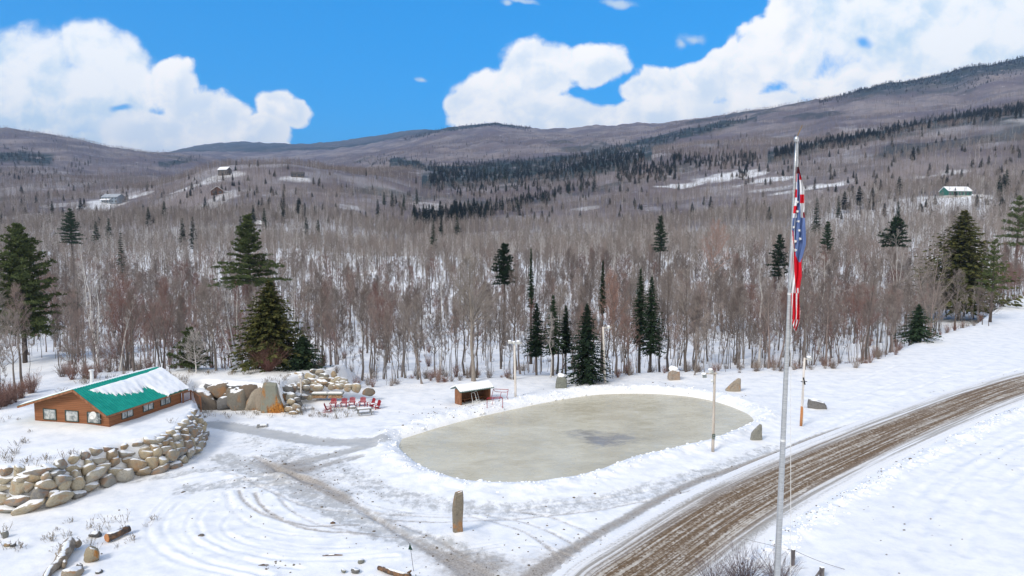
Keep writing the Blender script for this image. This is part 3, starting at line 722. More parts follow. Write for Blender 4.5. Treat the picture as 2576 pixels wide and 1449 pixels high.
def scatter_stuff(name, P, rotz, scl, idx, variants, label, cat):
    """one object of countless plants: points that carry copies of the variants"""
    me = bpy.data.meshes.new(name); n = len(P); me.vertices.add(n); me.vertices.foreach_set('co', np.asarray(P, np.float32).ravel())
    for nm, ty, dt in (('turn', 'FLOAT', rotz), ('size', 'FLOAT', scl), ('pick', 'INT', idx)):
        a = me.attributes.new(nm, ty, 'POINT'); a.data.foreach_set('value', np.asarray(dt, np.int32 if ty == 'INT' else np.float32))
    col = bpy.data.collections.new(name+'_kinds')
    for i, (tm, cm) in enumerate(variants):
        V = []; 
        o = joined(f'{name}_kind_{i:02d}', tm, cm); col.objects.link(o)
    ng = bpy.data.node_groups.new(name, 'GeometryNodeTree'); ng.interface.new_socket('Geometry', in_out='INPUT', socket_type='NodeSocketGeometry'); ng.interface.new_socket('Geometry', in_out='OUTPUT', socket_type='NodeSocketGeometry')
    N = ng.nodes; Lk = ng.links; gi = N.new('NodeGroupInput'); go = N.new('NodeGroupOutput')
    ci = N.new('GeometryNodeCollectionInfo'); ci.inputs['Collection'].default_value = col; ci.inputs['Separate Children'].default_value = True; ci.inputs['Reset Children'].default_value = True
    ip = N.new('GeometryNodeInstanceOnPoints'); ip.inputs['Pick Instance'].default_value = True
    def at(nm, ty):
        a = N.new('GeometryNodeInputNamedAttribute'); a.data_type = ty; a.inputs[0].default_value = nm; return a.outputs[0]
    cx = N.new('ShaderNodeCombineXYZ'); Lk.new(at('turn', 'FLOAT'), cx.inputs[2])
    Lk.new(gi.outputs[0], ip.inputs['Points']); Lk.new(ci.outputs[0], ip.inputs['Instance']); Lk.new(at('pick', 'INT'), ip.inputs['Instance Index'])
    Lk.new(cx.outputs[0], ip.inputs['Rotation']); Lk.new(at('size', 'FLOAT'), ip.inputs['Scale']); Lk.new(ip.outputs[0], go.inputs[0])
    o = bpy.data.objects.new(name, me); C.objects.link(o); md = o.modifiers.new('scatter', 'NODES'); md.node_group = ng
    tag(o, label, cat, kind='stuff'); return o
def joined(name, *meshes):
    V = []; Q = []; mi = []; mats = []; n = 0
    for k, me in enumerate(meshes):
        if me is None: continue
        v = np.empty(len(me.vertices)*3, np.float32); me.vertices.foreach_get('co', v); v = v.reshape(-1, 3)
        q = np.empty(len(me.loops), np.int32); me.loops.foreach_get('vertex_index', q); q = q.reshape(-1, 4)
        V.append(v); Q.append(q+n); mi.append(np.full(len(q), len(mats), np.int32)); mats.append(me.materials[0]); n += len(v)
    me = npmesh(name, np.concatenate(V), np.concatenate(Q), None, smooth=False)
    for m_ in mats: me.materials.append(m_)
    me.polygons.foreach_set('material_index', np.concatenate(mi))
    return bpy.data.objects.new(name, me)
def put_tree(name, kind_meshes, loc, rz, s, label, cat, group=None, sz=None):
    r = empty(name, loc, rz, label, cat, group); r.scale = (s, s, sz or s)
    link('trunk', kind_meshes[0], r); link('crown', kind_meshes[1], r); return r
M = {}
CLEAR = []   # clearings in the woods: centre, radii in metres
def clearing(u, v, ru, rd):
    p = hit(u, v)
    if p: k = p[1]/F; CLEAR.append((p[0], p[1], ru*k, rd))
for c in ((570,444,46,26),(555,505,36,60),(290,512,50,55),(230,520,30,40),(745,450,30,18),(1720,470,60,30),(1830,447,110,40),(1940,455,110,34),(2060,470,110,16),(2400,505,75,28),(2470,500,60,20),
          (1940,480,70,22),(880,520,50,28),(640,585,25,20),(2560,310,30,60),(1100,520,60,35),(2380,440,90,12),(1470,528,40,14),(150,520,50,30),(60,545,70,30),(500,465,60,40)): clearing(*c)
def thin(x, y):
    """share of trees kept: clearings, thin snowy places"""
    k = np.ones(len(x))
    for i, (cx, cy, rx, ry) in enumerate(CLEAR):
        lo = .08 if i in (5,6,7,8,9,10,2) else .42
        k = np.minimum(k, lo+(1-lo)*sstep(.6, 1.25, np.hypot((x-cx)/rx, (y-cy)/ry)+.9*fbm(x/26, y/26, 4, 41)))
    return k*(.62+.38*sstep(-.35, .1, fbm(x/70+9, y/70, 3, 47)))
M['snow_ground'] = mat_ground(); M['ice'] = mat_ice(); M['road'] = mat_road()
build_world(); build_ground(); build_rink(); build_road()
HOUSE_C = (-36.5, 67.0)
# ------------------------------------------------------------ forest
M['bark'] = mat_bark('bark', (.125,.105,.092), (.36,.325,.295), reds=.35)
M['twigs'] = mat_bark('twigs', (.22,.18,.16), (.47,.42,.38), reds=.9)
M['birch_bark'] = mat_bark('birch_bark', (.62,.60,.57), (.78,.76,.73), white=1)
M['birch_twigs'] = mat_bark('birch_twigs', (.42,.38,.36), (.62,.59,.57), white=1)
M['dark_bark'] = mat_bark('dark_bark', (.08,.065,.055), (.14,.115,.10))
M['spruce_needles'] = mat_needles('spruce_needles', (.014,.028,.016), (.035,.062,.030))
M['pine_needles'] = mat_needles('pine_needles', (.035,.058,.022), (.095,.120,.045))
M['cedar_needles'] = mat_needles('cedar_needles', (.030,.045,.014), (.125,.115,.035))
M['far_needles'] = mat_needles('far_needles', (.012,.022,.018), (.026,.042,.030))

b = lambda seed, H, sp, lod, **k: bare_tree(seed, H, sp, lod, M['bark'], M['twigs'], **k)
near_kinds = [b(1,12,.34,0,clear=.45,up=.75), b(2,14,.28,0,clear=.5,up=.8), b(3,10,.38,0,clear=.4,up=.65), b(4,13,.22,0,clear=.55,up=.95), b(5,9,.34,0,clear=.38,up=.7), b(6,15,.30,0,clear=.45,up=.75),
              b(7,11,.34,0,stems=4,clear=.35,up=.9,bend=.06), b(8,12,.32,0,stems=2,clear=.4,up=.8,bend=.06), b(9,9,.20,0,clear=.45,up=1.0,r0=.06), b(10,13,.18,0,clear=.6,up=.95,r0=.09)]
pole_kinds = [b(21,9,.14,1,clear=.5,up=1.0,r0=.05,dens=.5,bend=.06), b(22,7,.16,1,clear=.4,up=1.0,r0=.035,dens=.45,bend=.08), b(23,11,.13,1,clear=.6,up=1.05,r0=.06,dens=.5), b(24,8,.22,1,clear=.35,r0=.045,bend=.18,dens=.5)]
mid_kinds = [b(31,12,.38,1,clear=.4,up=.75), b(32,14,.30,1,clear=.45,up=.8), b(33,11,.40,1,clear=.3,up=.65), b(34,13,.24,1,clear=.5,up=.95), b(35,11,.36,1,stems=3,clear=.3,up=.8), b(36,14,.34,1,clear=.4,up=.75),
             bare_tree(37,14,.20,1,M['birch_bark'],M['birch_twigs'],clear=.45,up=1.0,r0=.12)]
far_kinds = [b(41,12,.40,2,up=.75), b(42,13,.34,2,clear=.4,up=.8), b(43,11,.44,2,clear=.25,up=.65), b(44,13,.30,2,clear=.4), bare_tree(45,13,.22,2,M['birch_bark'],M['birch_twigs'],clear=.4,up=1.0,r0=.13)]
birch_kinds = [bare_tree(51,13,.22,0,M['birch_bark'],M['birch_twigs'],stems=3,clear=.35,up=1.0,twigw=1.3,dens=.7,r0=.2), bare_tree(52,14,.16,0,M['birch_bark'],M['birch_twigs'],clear=.4,up=1.0,twigw=1.1,r0=.15),
               bare_tree(53,12,.2,0,M['birch_bark'],M['birch_twigs'],stems=2,clear=.35,up=1.05,twigw=1.2,dens=.7,r0=.16)]

OPEN = [(1477,91.5,90),(676,88,190),(478,85,90),(1190,92.5,60),(42,128,180),(760,87,60),(1640,104,60),(1612,107,40),(1392,98,60),(1350,99,50),(2312,127,80),(2503,152,60),(2427,190,110)]
def wood_points(y0, y1, area_per, seed, tmax=.86, tmin=-.86):
    rg = np.random.default_rng(seed); n = int((y1*y1-y0*y0)/2*(tmax-tmin)/area_per)
    y = np.sqrt(rg.uniform(y0*y0, y1*y1, n)); x = rg.uniform(tmin, tmax, n)*(y+6)
    e = y-edge_y(x, y); ok = (e > .4)&(rg.random(n) < thin(x, y)); uu = 1288+1700*x/y
    # nothing grows right in front of the single trees that stand free
    for u, Y, w in OPEN: ok &= ~((np.abs(uu-u) < w*.55)&(y < Y+1.5)&(y > Y-(48 if u == 42 else 30)))
    f_ = np.where(ok & (y > 700))[0]; ok[f_] &= rg.random(len(f_)) > evergreen_at(x[f_], y[f_], height(x[f_], y[f_]))*.93
    return x[ok], y[ok], rg
def grid3(x, y): return np.stack([x, y, height(x, y)-.15], -1)

# the 300 bare trees of the front rows, one object each
x, y, rg = wood_points(62, 290, 27, 101); e = y-edge_y(x, y)
u_ = 1288+1690*x/y; vis = (u_ > -60)&(u_ < 2640)
score = e+ (y-90)*.12+ rg.uniform(0, 3, len(x)); score[~vis] = 1e9
order = np.argsort(score); chosen = order[:295]; rest = order[295:]
def where_words(u, e, y):
    side = ('behind the wooden cabin' if u < 500 else 'behind the rock ledge' if u < 760 else 'beyond the firewood pile' if u < 1000 else 'beyond the open skate shelter' if u < 1300
            else 'beyond the ice rink' if u < 1800 else 'beyond the standing stones' if u < 2250 else 'beside the upper snow meadow')
    return side
KW = ['broad', 'tall slim', 'low spreading', 'straight narrow', 'short round', 'tall thick', 'many stemmed', 'twin stemmed', 'thin young', 'high crowned']
for j, i in enumerate(chosen):
    k = int(rg.integers(0, 10)); yy = y[i]; s = rg.uniform(.72, 1.08)
    front = 'at the woods edge' if e[i] < 5 else 'a few rows in' if e[i] < 12 else 'deeper in'
    lab = f'{KW[k]} bare tree, {front}, {where_words(u_[i], e[i], yy)}'
    t_ = put_tree('bare_tree', near_kinds[k], (x[i], yy, H1(x[i], yy)-.12), rg.uniform(0, 6.28), s, lab, 'tree', lab.replace(' bare tree', ' bare trees'))
xr, yr = x[rest], y[rest]
n = len(rest)
NP = [grid3(xr, yr)]; NR = [rg.uniform(0, 6.28, n)]; NS = [rg.uniform(.7, 1.08, n)]; NI = [np.where(rg.random(n) < .08, rg.integers(26, 29, n), rg.integers(0, 10, n))]
# slim saplings between them
x, y, rg = wood_points(62, 230, 13, 102); n = len(x)
NP.append(grid3(x, y)); NR.append(rg.uniform(0, 6.28, n)); NS.append(rg.uniform(.6, 1.15, n)); NI.append(rg.integers(10, 14, n))
# the wooded valley
x, y, rg = wood_points(290, 700, 17, 103, .84, -.84); n = len(x)
NP.append(grid3(x, y)); NR.append(rg.uniform(0, 6.28, n)); NS.append(rg.uniform(.65, 1.05, n)); NI.append(np.where(rg.random(n) < .80, rg.integers(14, 20, n), 20))
x, y, rg = wood_points(700, 1600, 32, 104, .82, -.82); n = len(x)
NP.append(grid3(x, y)); NR.append(rg.uniform(0, 6.28, n)); NS.append(rg.uniform(.65, 1.0, n)); NI.append(np.where(rg.random(n) < .9, rg.integers(21, 25, n), 25))
x, y, rg = wood_points(1600, 3300, 190, 105, .80, -.80); n = len(x)
NP.append(grid3(x, y)); NR.append(rg.uniform(0, 6.28, n)); NS.append(rg.uniform(.75, 1.1, n)); NI.append(np.where(rg.random(n) < .94, rg.integers(21, 25, n), 25))
kinds = near_kinds+pole_kinds+mid_kinds+far_kinds+birch_kinds
scatter_stuff('bare_woods', np.concatenate(NP), np.concatenate(NR), np.concatenate(NS), np.concatenate(NI), kinds, 'leafless grey brown woods covering the valley and slopes', 'woods')
print('bare points', sum(len(p) for p in NP), 'faces', [len(a.polygons)+len(b2.polygons) for a, b2 in kinds])
# ------------------------------------------------------------ evergreens, birches and single trees that stand out
DB = M['dark_bark']
sp = lambda seed, H, W, lod, **k: spruce(seed, H, W, lod, DB, M['spruce_needles'], **k)
WX = {676:1.0, 2427:1.75, 1477:1.25, 760:1.3, 42:1.25, 2566:1.25}
def stand(name, label, u, vt, Y, wpx, kind, cat='tree', group=None, **k):
    """a single tree whose tip shows at (u, vt) when it stands Y metres out"""
    top = AT(u, vt, Y); g = H1(top.x, Y)-.1; H = max(top.z-g, 2.0); W = wpx/F*Y/2*WX.get(u, 1)
    lod = 0 if Y < 200 else 1
    seed = int(u*3+vt)
    if group and group.startswith('lone'): W = min(W*.8, H*.15)
    if kind == 'spruce': ms = sp(seed, H, W*(1.4 if lod == 0 else 1.15), lod, full=(1.3 if lod == 0 else 2.3), **k)
    elif kind == 'cedar': ms = spruce(seed, H, W*1.45, lod, DB, M['cedar_needles'], droop=.1, ragged=.3, dens=1.5, full=1.55, **k)
    elif kind == 'pine': ms = pine(seed, H, W, lod, DB, M['pine_needles'], **k)
    elif kind == 'dpine':
        k['layers'] = int(k.get('layers', 8)*1.9); ms = pine(seed, H, W*1.1, lod, DB, M['spruce_needles'], dens=1.7, **k)
    elif kind == 'birch': ms = bare_tree(seed, H, W*1.5/H, lod, M['birch_bark'], M['birch_twigs'], **k)
    elif kind == 'bare': ms = bare_tree(seed, H, W*1.5/H, lod, M['bark'], M['twigs'], **k)
    elif kind == 'pink': ms = bare_tree(seed, H, W*1.5/H, lod, M['bark'], M['pink_twigs'], **k)
    elif kind == 'pale': ms = bare_tree(seed, H, W*1.5/H, lod, M['pale_bark'], M['pale_bark'], **k)
    r = empty(name, (top.x, Y, g), 0, label, cat, group)
    link('trunk', ms[0], r); link('crown', ms[1], r)
M['pink_twigs'] = mat_bark('pink_twigs', (.42,.27,.22), (.46,.30,.25)); M['pale_bark'] = mat_bark('pale_bark', (.34,.30,.26), (.36,.32,.28))
M['red_brush0'] = mat_bark('red_brush0', (.26,.13,.11), (.30,.17,.145)); M['rust_twigs'] = mat_bark('rust_twigs', (.30,.13,.08), (.36,.17,.11))
stand('spruce_tree', 'full dark green spruce at the far rink bank, boughs down to the snow', 1477, 765, 91.5, 84, 'spruce', clear=.07, ragged=.22)
stand('spruce_tree', 'slimmer left one of two tall dark spruces behind the second lamp pole', 1612, 674, 107, 62, 'spruce', clear=.3)
stand('spruce_tree', 'wider right one of two tall dark spruces behind the second lamp pole', 1640, 695, 104, 78, 'spruce', clear=.22)
stand('spruce_tree', 'lone spruce with a high narrow crown on a bare trunk beyond the rink', 1517, 655, 116, 34, 'spruce', clear=.55)
stand('spruce_tree', 'left black spruce of the ragged clump behind the grey standing stone', 1350, 762, 99, 70, 'spruce', clear=.3, ragged=.5)
stand('spruce_tree', 'tallest black spruce of the ragged clump behind the grey standing stone', 1392, 742, 98, 62, 'spruce', clear=.3, ragged=.5)
stand('spruce_tree', 'right black spruce of the ragged clump behind the grey standing stone', 1424, 768, 101, 50, 'spruce', clear=.32, ragged=.5)
stand('spruce_tree', 'thin pointed little spruce poking out of the bare crowns above the clump', 1336, 625, 124, 28, 'spruce', clear=.5)
stand('pine_tree', 'bushy green pine crown leaning among reddish treetops beyond the shelter', 1268, 614, 150, 62, 'dpine', clear=.62, layers=7)
stand('pine_tree', 'dark lopsided pine standing above the woods beyond the rink middle', 1662, 545, 270, 40, 'dpine', clear=.5, layers=8)
stand('pine_tree', 'small dark fir alone in the pale woods right of the flagpole', 2056, 497, 430, 30, 'spruce', clear=.3)
stand('pine_tree', 'dim dark pine half hidden right of the flag', 2083, 560, 300, 40, 'dpine', clear=.4, layers=7)
stand('pine_tree', 'dark pine half hidden just left of the flag', 1962, 592, 200, 50, 'dpine', clear=.5, layers=7)
stand('pine_tree', 'huge full pine at the left edge of the valley woods', 42, 568, 128, 190, 'pine', clear=.22, layers=17, dens=1.3)
stand('pine_tree', 'tall layered white pine with spreading lower limbs above the cabin', 622, 545, 168, 165, 'pine', clear=.42, layers=14, dens=1.4, profile=lambda g: (1-g)**.65*(.55+.45*(g < .25)+.1)+.02)
stand('cedar_tree', 'big bronze topped conical evergreen behind the rock ledge', 676, 705, 88, 175, 'cedar', clear=.08)
stand('cedar_tree', 'low dark evergreen skirting the foot of the big conical one', 760, 846, 87, 74, 'spruce', clear=.05, ragged=.4)
stand('pine_tree', 'small yellow green pine on the bank between cabin and ledge', 478, 838, 85.5, 104, 'pine', clear=.1, layers=8, dens=1.6)
stand('pine_tree', 'flat layered pine on the left slope below the pale blue house', 175, 527, 340, 52, 'dpine', clear=.45, layers=7)
stand('cedar_tree', 'massive dark green evergreen at the upper snow meadow', 2427, 528, 190, 130, 'cedar', clear=.12)
stand('pine_tree', 'sparse pine with a tall bare trunk beside the upper snow meadow', 2503, 608, 152, 86, 'pine', clear=.42, layers=9, dens=.7)
stand('pine_tree', 'flat topped dark pine over white birch limbs on the right', 2256, 550, 225, 76, 'dpine', clear=.68, layers=5)
stand('pine_tree', 'dark pine cut by the right frame edge', 2566, 498, 262, 92, 'pine', clear=.45, layers=8)
stand('hemlock_tree', 'low bushy hemlock at the woods corner near the snow meadow', 2312, 765, 127, 84, 'spruce', clear=.08, ragged=.5)
def lone(u, vt, Y, w):
    best = min(np.linspace(.55, 1.7, 24), key=lambda k: abs(AT(u, vt, Y*k).z-H1(AT(u, vt, Y*k).x, Y*k)-22)); return u, vt, Y*best, w
for u, vt, Y, w in ((712,503,480,44),(750,497,470,38),(664,522,470,34),(636,515,500,30),(966,482,600,30),(986,478,610,26),(1016,487,560,36),(1048,473,600,30),(1219,418,700,30),(1246,420,690,30),(1270,415,710,26),
                    (1495,428,600,52),(1556,411,620,46),(1330,468,600,34),(1432,455,610,34),(1462,450,620,30),(1178,498,540,28),(1264,492,560,30),(1302,492,560,28),(2534,424,480,34),(2516,440,490,24),
                    (302,583,330,28),(272,548,420,30),(240,556,400,36),(484,545,420,30),(458,548,430,26),(412,505,560,26),(130,505,620,34),(372,520,600,30),(770,545,430,36),(800,552,430,34),(605,543,420,30),
                    (1110,548,450,26),(1150,540,455,28),(1090,552,450,24),(2110,492,470,20),(950,500,560,24),(1395,470,600,30),(1365,478,590,24),(2260,505,420,22)):
    u, vt, Y, w = lone(u, vt, Y, w)
    stand('spruce_tree', 'dark evergreen rising alone from the pale woods of the middle slope', u, vt, Y, w, 'spruce', group='lone evergreens on the middle slope', clear=.15+.1*((u*7+vt) % 3), ragged=.45)
stand('birch_tree', 'white many limbed birch standing above the bare trees left of the cabin', 232, 628, 108, 84, 'birch', stems=3, clear=.45, up=1.0, dens=.7, twigw=1.5, r0=.3)
stand('birch_tree', 'white fan shaped birch left of the big conical evergreen', 590, 722, 99, 84, 'birch', stems=4, clear=.4, up=1.0, dens=.8, twigw=1.5, r0=.28)
stand('birch_tree', 'slender white birch stem beyond the firewood pile', 1104, 640, 118, 22, 'birch', clear=.6, up=1.1, dens=.5, r0=.14)
stand('birch_tree', 'small pale bare birch in front of the yellow green pine', 490, 845, 83.5, 60, 'birch', clear=.2, up=.35, dens=1.2, r0=.08)
stand('birch_tree', 'white leaning birch trunk above the cabin roof', 292, 752, 86, 26, 'birch', clear=.55, up=1.1, dens=.4, r0=.13, bend=.1)
stand('birch_tree', 'spreading white birch under the flat topped pine', 2262, 600, 175, 100, 'birch', stems=3, clear=.45, dens=.8, twigw=1.4, r0=.24)
stand('birch_tree', 'pale birch fork right of the flag', 2070, 640, 135, 44, 'birch', stems=2, clear=.45, dens=.6, r0=.18)
stand('birch_tree', 'white birch crown left of the flag above the lamp poles', 1918, 650, 120, 50, 'birch', clear=.5, dens=.7, twigw=1.4)
stand('birch_tree', 'thin birch stem in front of the ragged black spruces', 1386, 790, 95.5, 26, 'birch', clear=.45, up=1.1, dens=.5, r0=.09)
stand('maple_tree', 'broad grey maple with a wide fan crown behind the skate shelter', 1190, 665, 92.5, 170, 'pale', clear=.36, up=.95, dens=1.5, twigw=1.3, r0=.30)
stand('maple_tree', 'pinkish bushy maple between the spruces beyond the rink', 1552, 700, 101, 108, 'pink', clear=.3, up=1.05, dens=1.5, twigw=1.3)
stand('maple_tree', 'pale domed crown rising above the woods left of the flag', 1792, 575, 175, 100, 'pink', clear=.55, up=.8, dens=1.5, twigw=1.4)
stand('maple_tree', 'brown bushy tree with many upright limbs right of the flag', 2190, 668, 118, 120, 'bare', clear=.3, up=.9, dens=1.5)
stand('maple_tree', 'dense fan shaped grey brown bush tree by the meadow corner', 2350, 625, 140, 130, 'bare', clear=.15, up=.7, dens=1.7, stems=3)
stand('maple_tree', 'reddish brown many stemmed tree just above the cabin ridge', 305, 730, 88, 150, 'bare', clear=.25, up=1.05, dens=1.5, stems=4)
stand('maple_tree', 'reddish brown upright tree between the cabin and the white fan birch', 520, 690, 96, 110, 'bare', clear=.3, up=1.05, dens=1.6, stems=3)
stand('bare_sapling', 'left one of two small bare trees alone on the upper meadow edge', 2476, 733, 148, 44, 'bare', clear=.3, up=.7, dens=.6, r0=.09)
stand('bare_sapling', 'right one of two small bare trees alone on the upper meadow edge', 2492, 742, 146, 50, 'bare', clear=.25, up=.7, dens=.6, r0=.07)
stand('red_shrub', 'reddish many twigged shrub in front of the conical evergreen', 682, 852, 88, 150, 'rust', cat='shrub') if False else None
def shrub_mesh(seed, mat, H=2.0, W=1.1, n=70):
    rg = np.random.default_rng(seed); s = Strips()
    for i in range(n):
        az = rg.uniform(0, 6.28); el = rg.uniform(.75, 1.5); L = H*rg.uniform(.5, 1.05); p = np.array((rg.normal()*.12*W, rg.normal()*.12*W, -.05))
        d = np.array((math.cos(az)*math.cos(el)*W, math.sin(az)*math.cos(el)*W, math.sin(el))); e = p+d*L
        s.tube([p, p+d*L*.5+rg.normal(size=3)*.05, e], [.014, .010, .004], 3)
        for k in range(6):
            q = p+d*L*rg.uniform(.3, 1); s.sliver(q, q+unit(d+rg.normal(size=3)*.6)*L*rg.uniform(.15, .35), .016, rg)
    return s.mesh('shrub', mat)
o = link('shrub', shrub_mesh(3, M['red_brush0'], 3.6, 1.3, 200)); o.location = (*AT(676, 930, 84.5).xy, H1(*AT(676, 930, 84.5).xy)); tag(o, 'large reddish twiggy shrub in front of the conical evergreen', 'shrub')

# bands of far evergreens
kk = [sp(61,11,3.0,1,full=1.9,clear=.1), sp(62,13,2.9,1,full=1.9,clear=.15), sp(63,9,2.7,1,full=1.9,clear=.08), sp(64,14,3.4,1,full=2.1,clear=.2,ragged=.4)]
km = [sp(71,11,3.6,2,full=1.5,clear=.08), sp(72,14,3.6,2,full=1.5,clear=.12), sp(73,9,3.4,2,full=1.5,clear=.08)]
for kd in kk+km: kd[1].materials[0] = M['far_needles']
rg = np.random.default_rng(55)
BANDS = [([(1000,402),(1100,420),(1300,408),(1450,393),(1640,350),(1780,318),(1880,292)], 9, 600, .95), ([(1080,442),(1250,434),(1400,425),(1520,405),(1620,385)], 20, 750, 1.0),
 ([(1040,566),(1130,550),(1250,528),(1400,482),(1490,458)], 12, 190, .95), ([(1690,398),(1800,404),(1920,396)], 13, 110, 1), ([(1950,388),(2050,362),(2150,345),(2300,312),(2450,288),(2575,272)], 10, 620, 1),
 ([(418,408),(470,395),(527,383)], 6, 24, 1), ([(0,392),(60,388),(110,398)], 14, 90, .9), ([(0,440),(90,430),(160,420),(230,412)], 14, 50, .9), ([(650,520),(720,528),(800,545)], 12, 26, .8),
 ([(900,408),(1000,400)], 12, 40, .9), ([(1830,440),(1880,432)], 6, 14, .8), ([(1560,440),(1700,420)], 16, 140, 1), ([(2420,215),(2500,200)], 8, 30, .8), ([(2060,250),(2200,210),(2350,186),(2575,142)], 9, 800, .9), ([(2230,225),(2400,200),(2575,165)], 12, 160, .8),
 ([(1010,345),(1120,322),(1200,310),(1250,306),(1335,318)], 5, 400, .9), ([(0,560),(120,560),(260,560)], 16, 14, .8), ([(1150,480),(1290,470),(1400,450)], 16, 40, 1)]
PU = []; 
for pts, th, n, s in BANDS:
    q = np.array(pts, float); L = np.concatenate([[0], np.cumsum(np.hypot(*np.diff(q, axis=0).T))]); t_ = rg.uniform(0, L[-1], n)
    uu = np.interp(t_, L, q[:,0]); vv = np.interp(t_, L, q[:,1])+rg.normal(0, th, n)*.7+3
    PU += [(a, b2, s) for a, b2 in zip(uu, vv)]
for _ in range(650): PU.append((rg.uniform(-20, 2600), rg.uniform(340, 560), rg.uniform(.6, .95)))
pts = []
for u, v, s in PU:
    p = hit(u, v+4)
    if p is None: p = hit(u, v+12)
    if p and p[1] > 300: pts.append((p[0], p[1], s*rg.uniform(.7, 1.15)*(1.5 if p[1] < 850 and s > .93 else 1.0)))
pts = np.array(pts); Z = height(pts[:,0], pts[:,1])-.2; order = np.argsort(pts[:,1]*(1+rg.random(len(pts))*.1)/np.maximum(pts[:,2], .3)**.3)
uu = 1288+1730*pts[:,0]/pts[:,1]
def slope_words(u, y):
    a = 'left hills' if u < 420 else 'houses hill' if u < 950 else 'middle slope' if u < 1650 else 'slope behind the snowy quarry' if u < 2150 else 'right mountainside'
    b2 = 'lower' if y < 800 else 'upper' if y < 1400 else 'highest'
    return a, b2
for c, i in enumerate(order[:235]):
    k = kk[int(rg.integers(0, 4))]; a, b2 = slope_words(uu[i], pts[i,1]); s = pts[i,2]
    size = 'tall' if s > .95 else 'middling' if s > .78 else 'small'
    put_tree('spruce_tree', k, (pts[i,0], pts[i,1], Z[i]), rg.uniform(0, 6.28), s, f'{size} dark evergreen among the {b2} ones on the {a}', 'tree', f'{size} evergreens, {b2} part of the {a}')
r_ = order[235:]; n = len(r_)
near_ = pts[r_,1] < 1500
scatter_stuff('evergreen_woods', np.stack([pts[r_,0], pts[r_,1], Z[r_]], -1), rg.uniform(0, 6.28, n), pts[r_,2], np.where(near_, rg.integers(0, 4, n), rg.integers(4, 7, n)), kk+km, 'dark evergreen woods in bands along the far ridges', 'woods')
print('evergreens', len(pts))

# brush along the tree line and dry weeds on the banks
M['brush'] = mat_bark('brush', (.24,.19,.16), (.40,.33,.28)); M['red_brush'] = mat_bark('red_brush', (.30,.17,.14), (.38,.25,.21)); M['weeds'] = mat_bark('weeds', (.24,.20,.15), (.38,.32,.24))
bk = [(shrub_mesh(81, M['brush'], 1.6, 1.0, 40), None), (shrub_mesh(82, M['red_brush'], 2.0, .8, 50), None), (shrub_mesh(83, M['brush'], 1.1, 1.2, 30), None), (shrub_mesh(84, M['rust_twigs'], .9, 1.3, 40), None)]
x, y, rg = wood_points(60, 260, 3.0, 106); e = y-edge_y(x, y); k = rg.random(len(x)) < np.exp(-((e-1)/5.0)**2)*.62+.06; x, y = x[k], y[k]; e = e[k]; n = len(x)
u_ = 1288+1690*x/y
lx = rg.uniform(-52, -38, 500); ly = 66+rg.uniform(-2, 14, 500); kx = ly > edge_y(lx, ly)-1.5; lx, ly = lx[kx], ly[kx]
X_ = np.concatenate([x, lx]); Y_ = np.concatenate([y, ly]); idx = np.concatenate([np.where(rg.random(n) < .9, rg.choice([0,2,0,1], n), 3), np.ones(len(lx), int)]); n = len(X_)
scatter_stuff('brush', grid3(X_, Y_)+[0, 0, .1], rg.uniform(0, 6.28, n), np.concatenate([rg.uniform(.5, 1.2, n-len(lx)), rg.uniform(.7, 1.3, len(lx))]), idx, bk, 'reddish brush and leafless undergrowth along the tree line', 'brush')
def weed_mesh(seed, n=9, H=.7):
    rg = np.random.default_rng(seed); s = Strips()
    for i in range(n):
        p = np.array((rg.normal()*.15, rg.normal()*.15, -.05)); d = unit(np.array((rg.normal()*.35, rg.normal()*.35, 1))); L = H*rg.uniform(.5, 1.1); s.tube([p, p+d*L], [.012, .006], 3)
        for k in range(3): q = p+d*L*rg.uniform(.5, 1); s.sliver(q, q+unit(d+rg.normal(size=3)*.7)*.16, .03, rg)
    return s.mesh('weed', M['weeds'])
wk = [(weed_mesh(91), None), (weed_mesh(92, 14, .5), None), (weed_mesh(93, 6, 1.0), None)]
wx = rg.uniform(-66, -26, 1500); wy = rg.uniform(50, 84, 1500); sd = sdist(wx, wy, TERR); k = (sd > .8)&(sd < 14)&(fbm(wx/3, wy/3, 3, 61) > .02)
cx, cy = HOUSE_C; k &= np.hypot(wx-cx, wy-cy) > 6.5
wx, wy = wx[k], wy[k]
fx = rg.normal(-29.5, 2.2, 34); fy = rg.normal(45, 1.3, 34); lx2 = rg.uniform(-36, -18, 90); ly2 = rg.uniform(74, 78, 90)
wx = np.concatenate([wx, fx, lx2]); wy = np.concatenate([wy, fy, ly2]); n = len(wx)
scatter_stuff('dry_weeds', grid3(wx, wy)+[0, 0, .12], rg.uniform(0, 6.28, n), rg.uniform(.5, 1.1, n), rg.integers(0, 3, n), wk, 'dry weed stalks poking through the snow on the banks', 'weeds')
# ------------------------------------------------------------ materials of built things
import bmesh
M['cedar_plank'] = None
def mat_planks(name, a, b2, step=.16, axis=2):
    m, t, b = material(name, .75, spec=.2); co = objco(t); s = t.node('ShaderNodeSeparateXYZ', {0:co}); z = s.outputs[axis]
    f = t.m('FRACT', t.m('DIVIDE', z, step)); k = t.m('FLOOR', t.m('DIVIDE', z, step))
    n = t.noise(t.vm('MULTIPLY', co, (1.2, 1.2, 14)), 2.5, 4, .6)
    kk = t.node('ShaderNodeTexWhiteNoise', {'W':k}, noise_dimensions='1D').outputs[0]
    c = t.mix(t.m('ADD', t.m('MULTIPLY', n, .6), t.m('MULTIPLY', kk, .4)), a, b2)
    gr = t.ramp(f, .0, .12, 0, 1); c = t.mix(t.m('SUBTRACT', 1, gr), c, tuple(x*.3 for x in a))
    t.l.new(c, b.inputs['Base Color']); bump(t, b, t.m('ADD', gr, t.m('MULTIPLY', n, .2)), .6, .02); return m
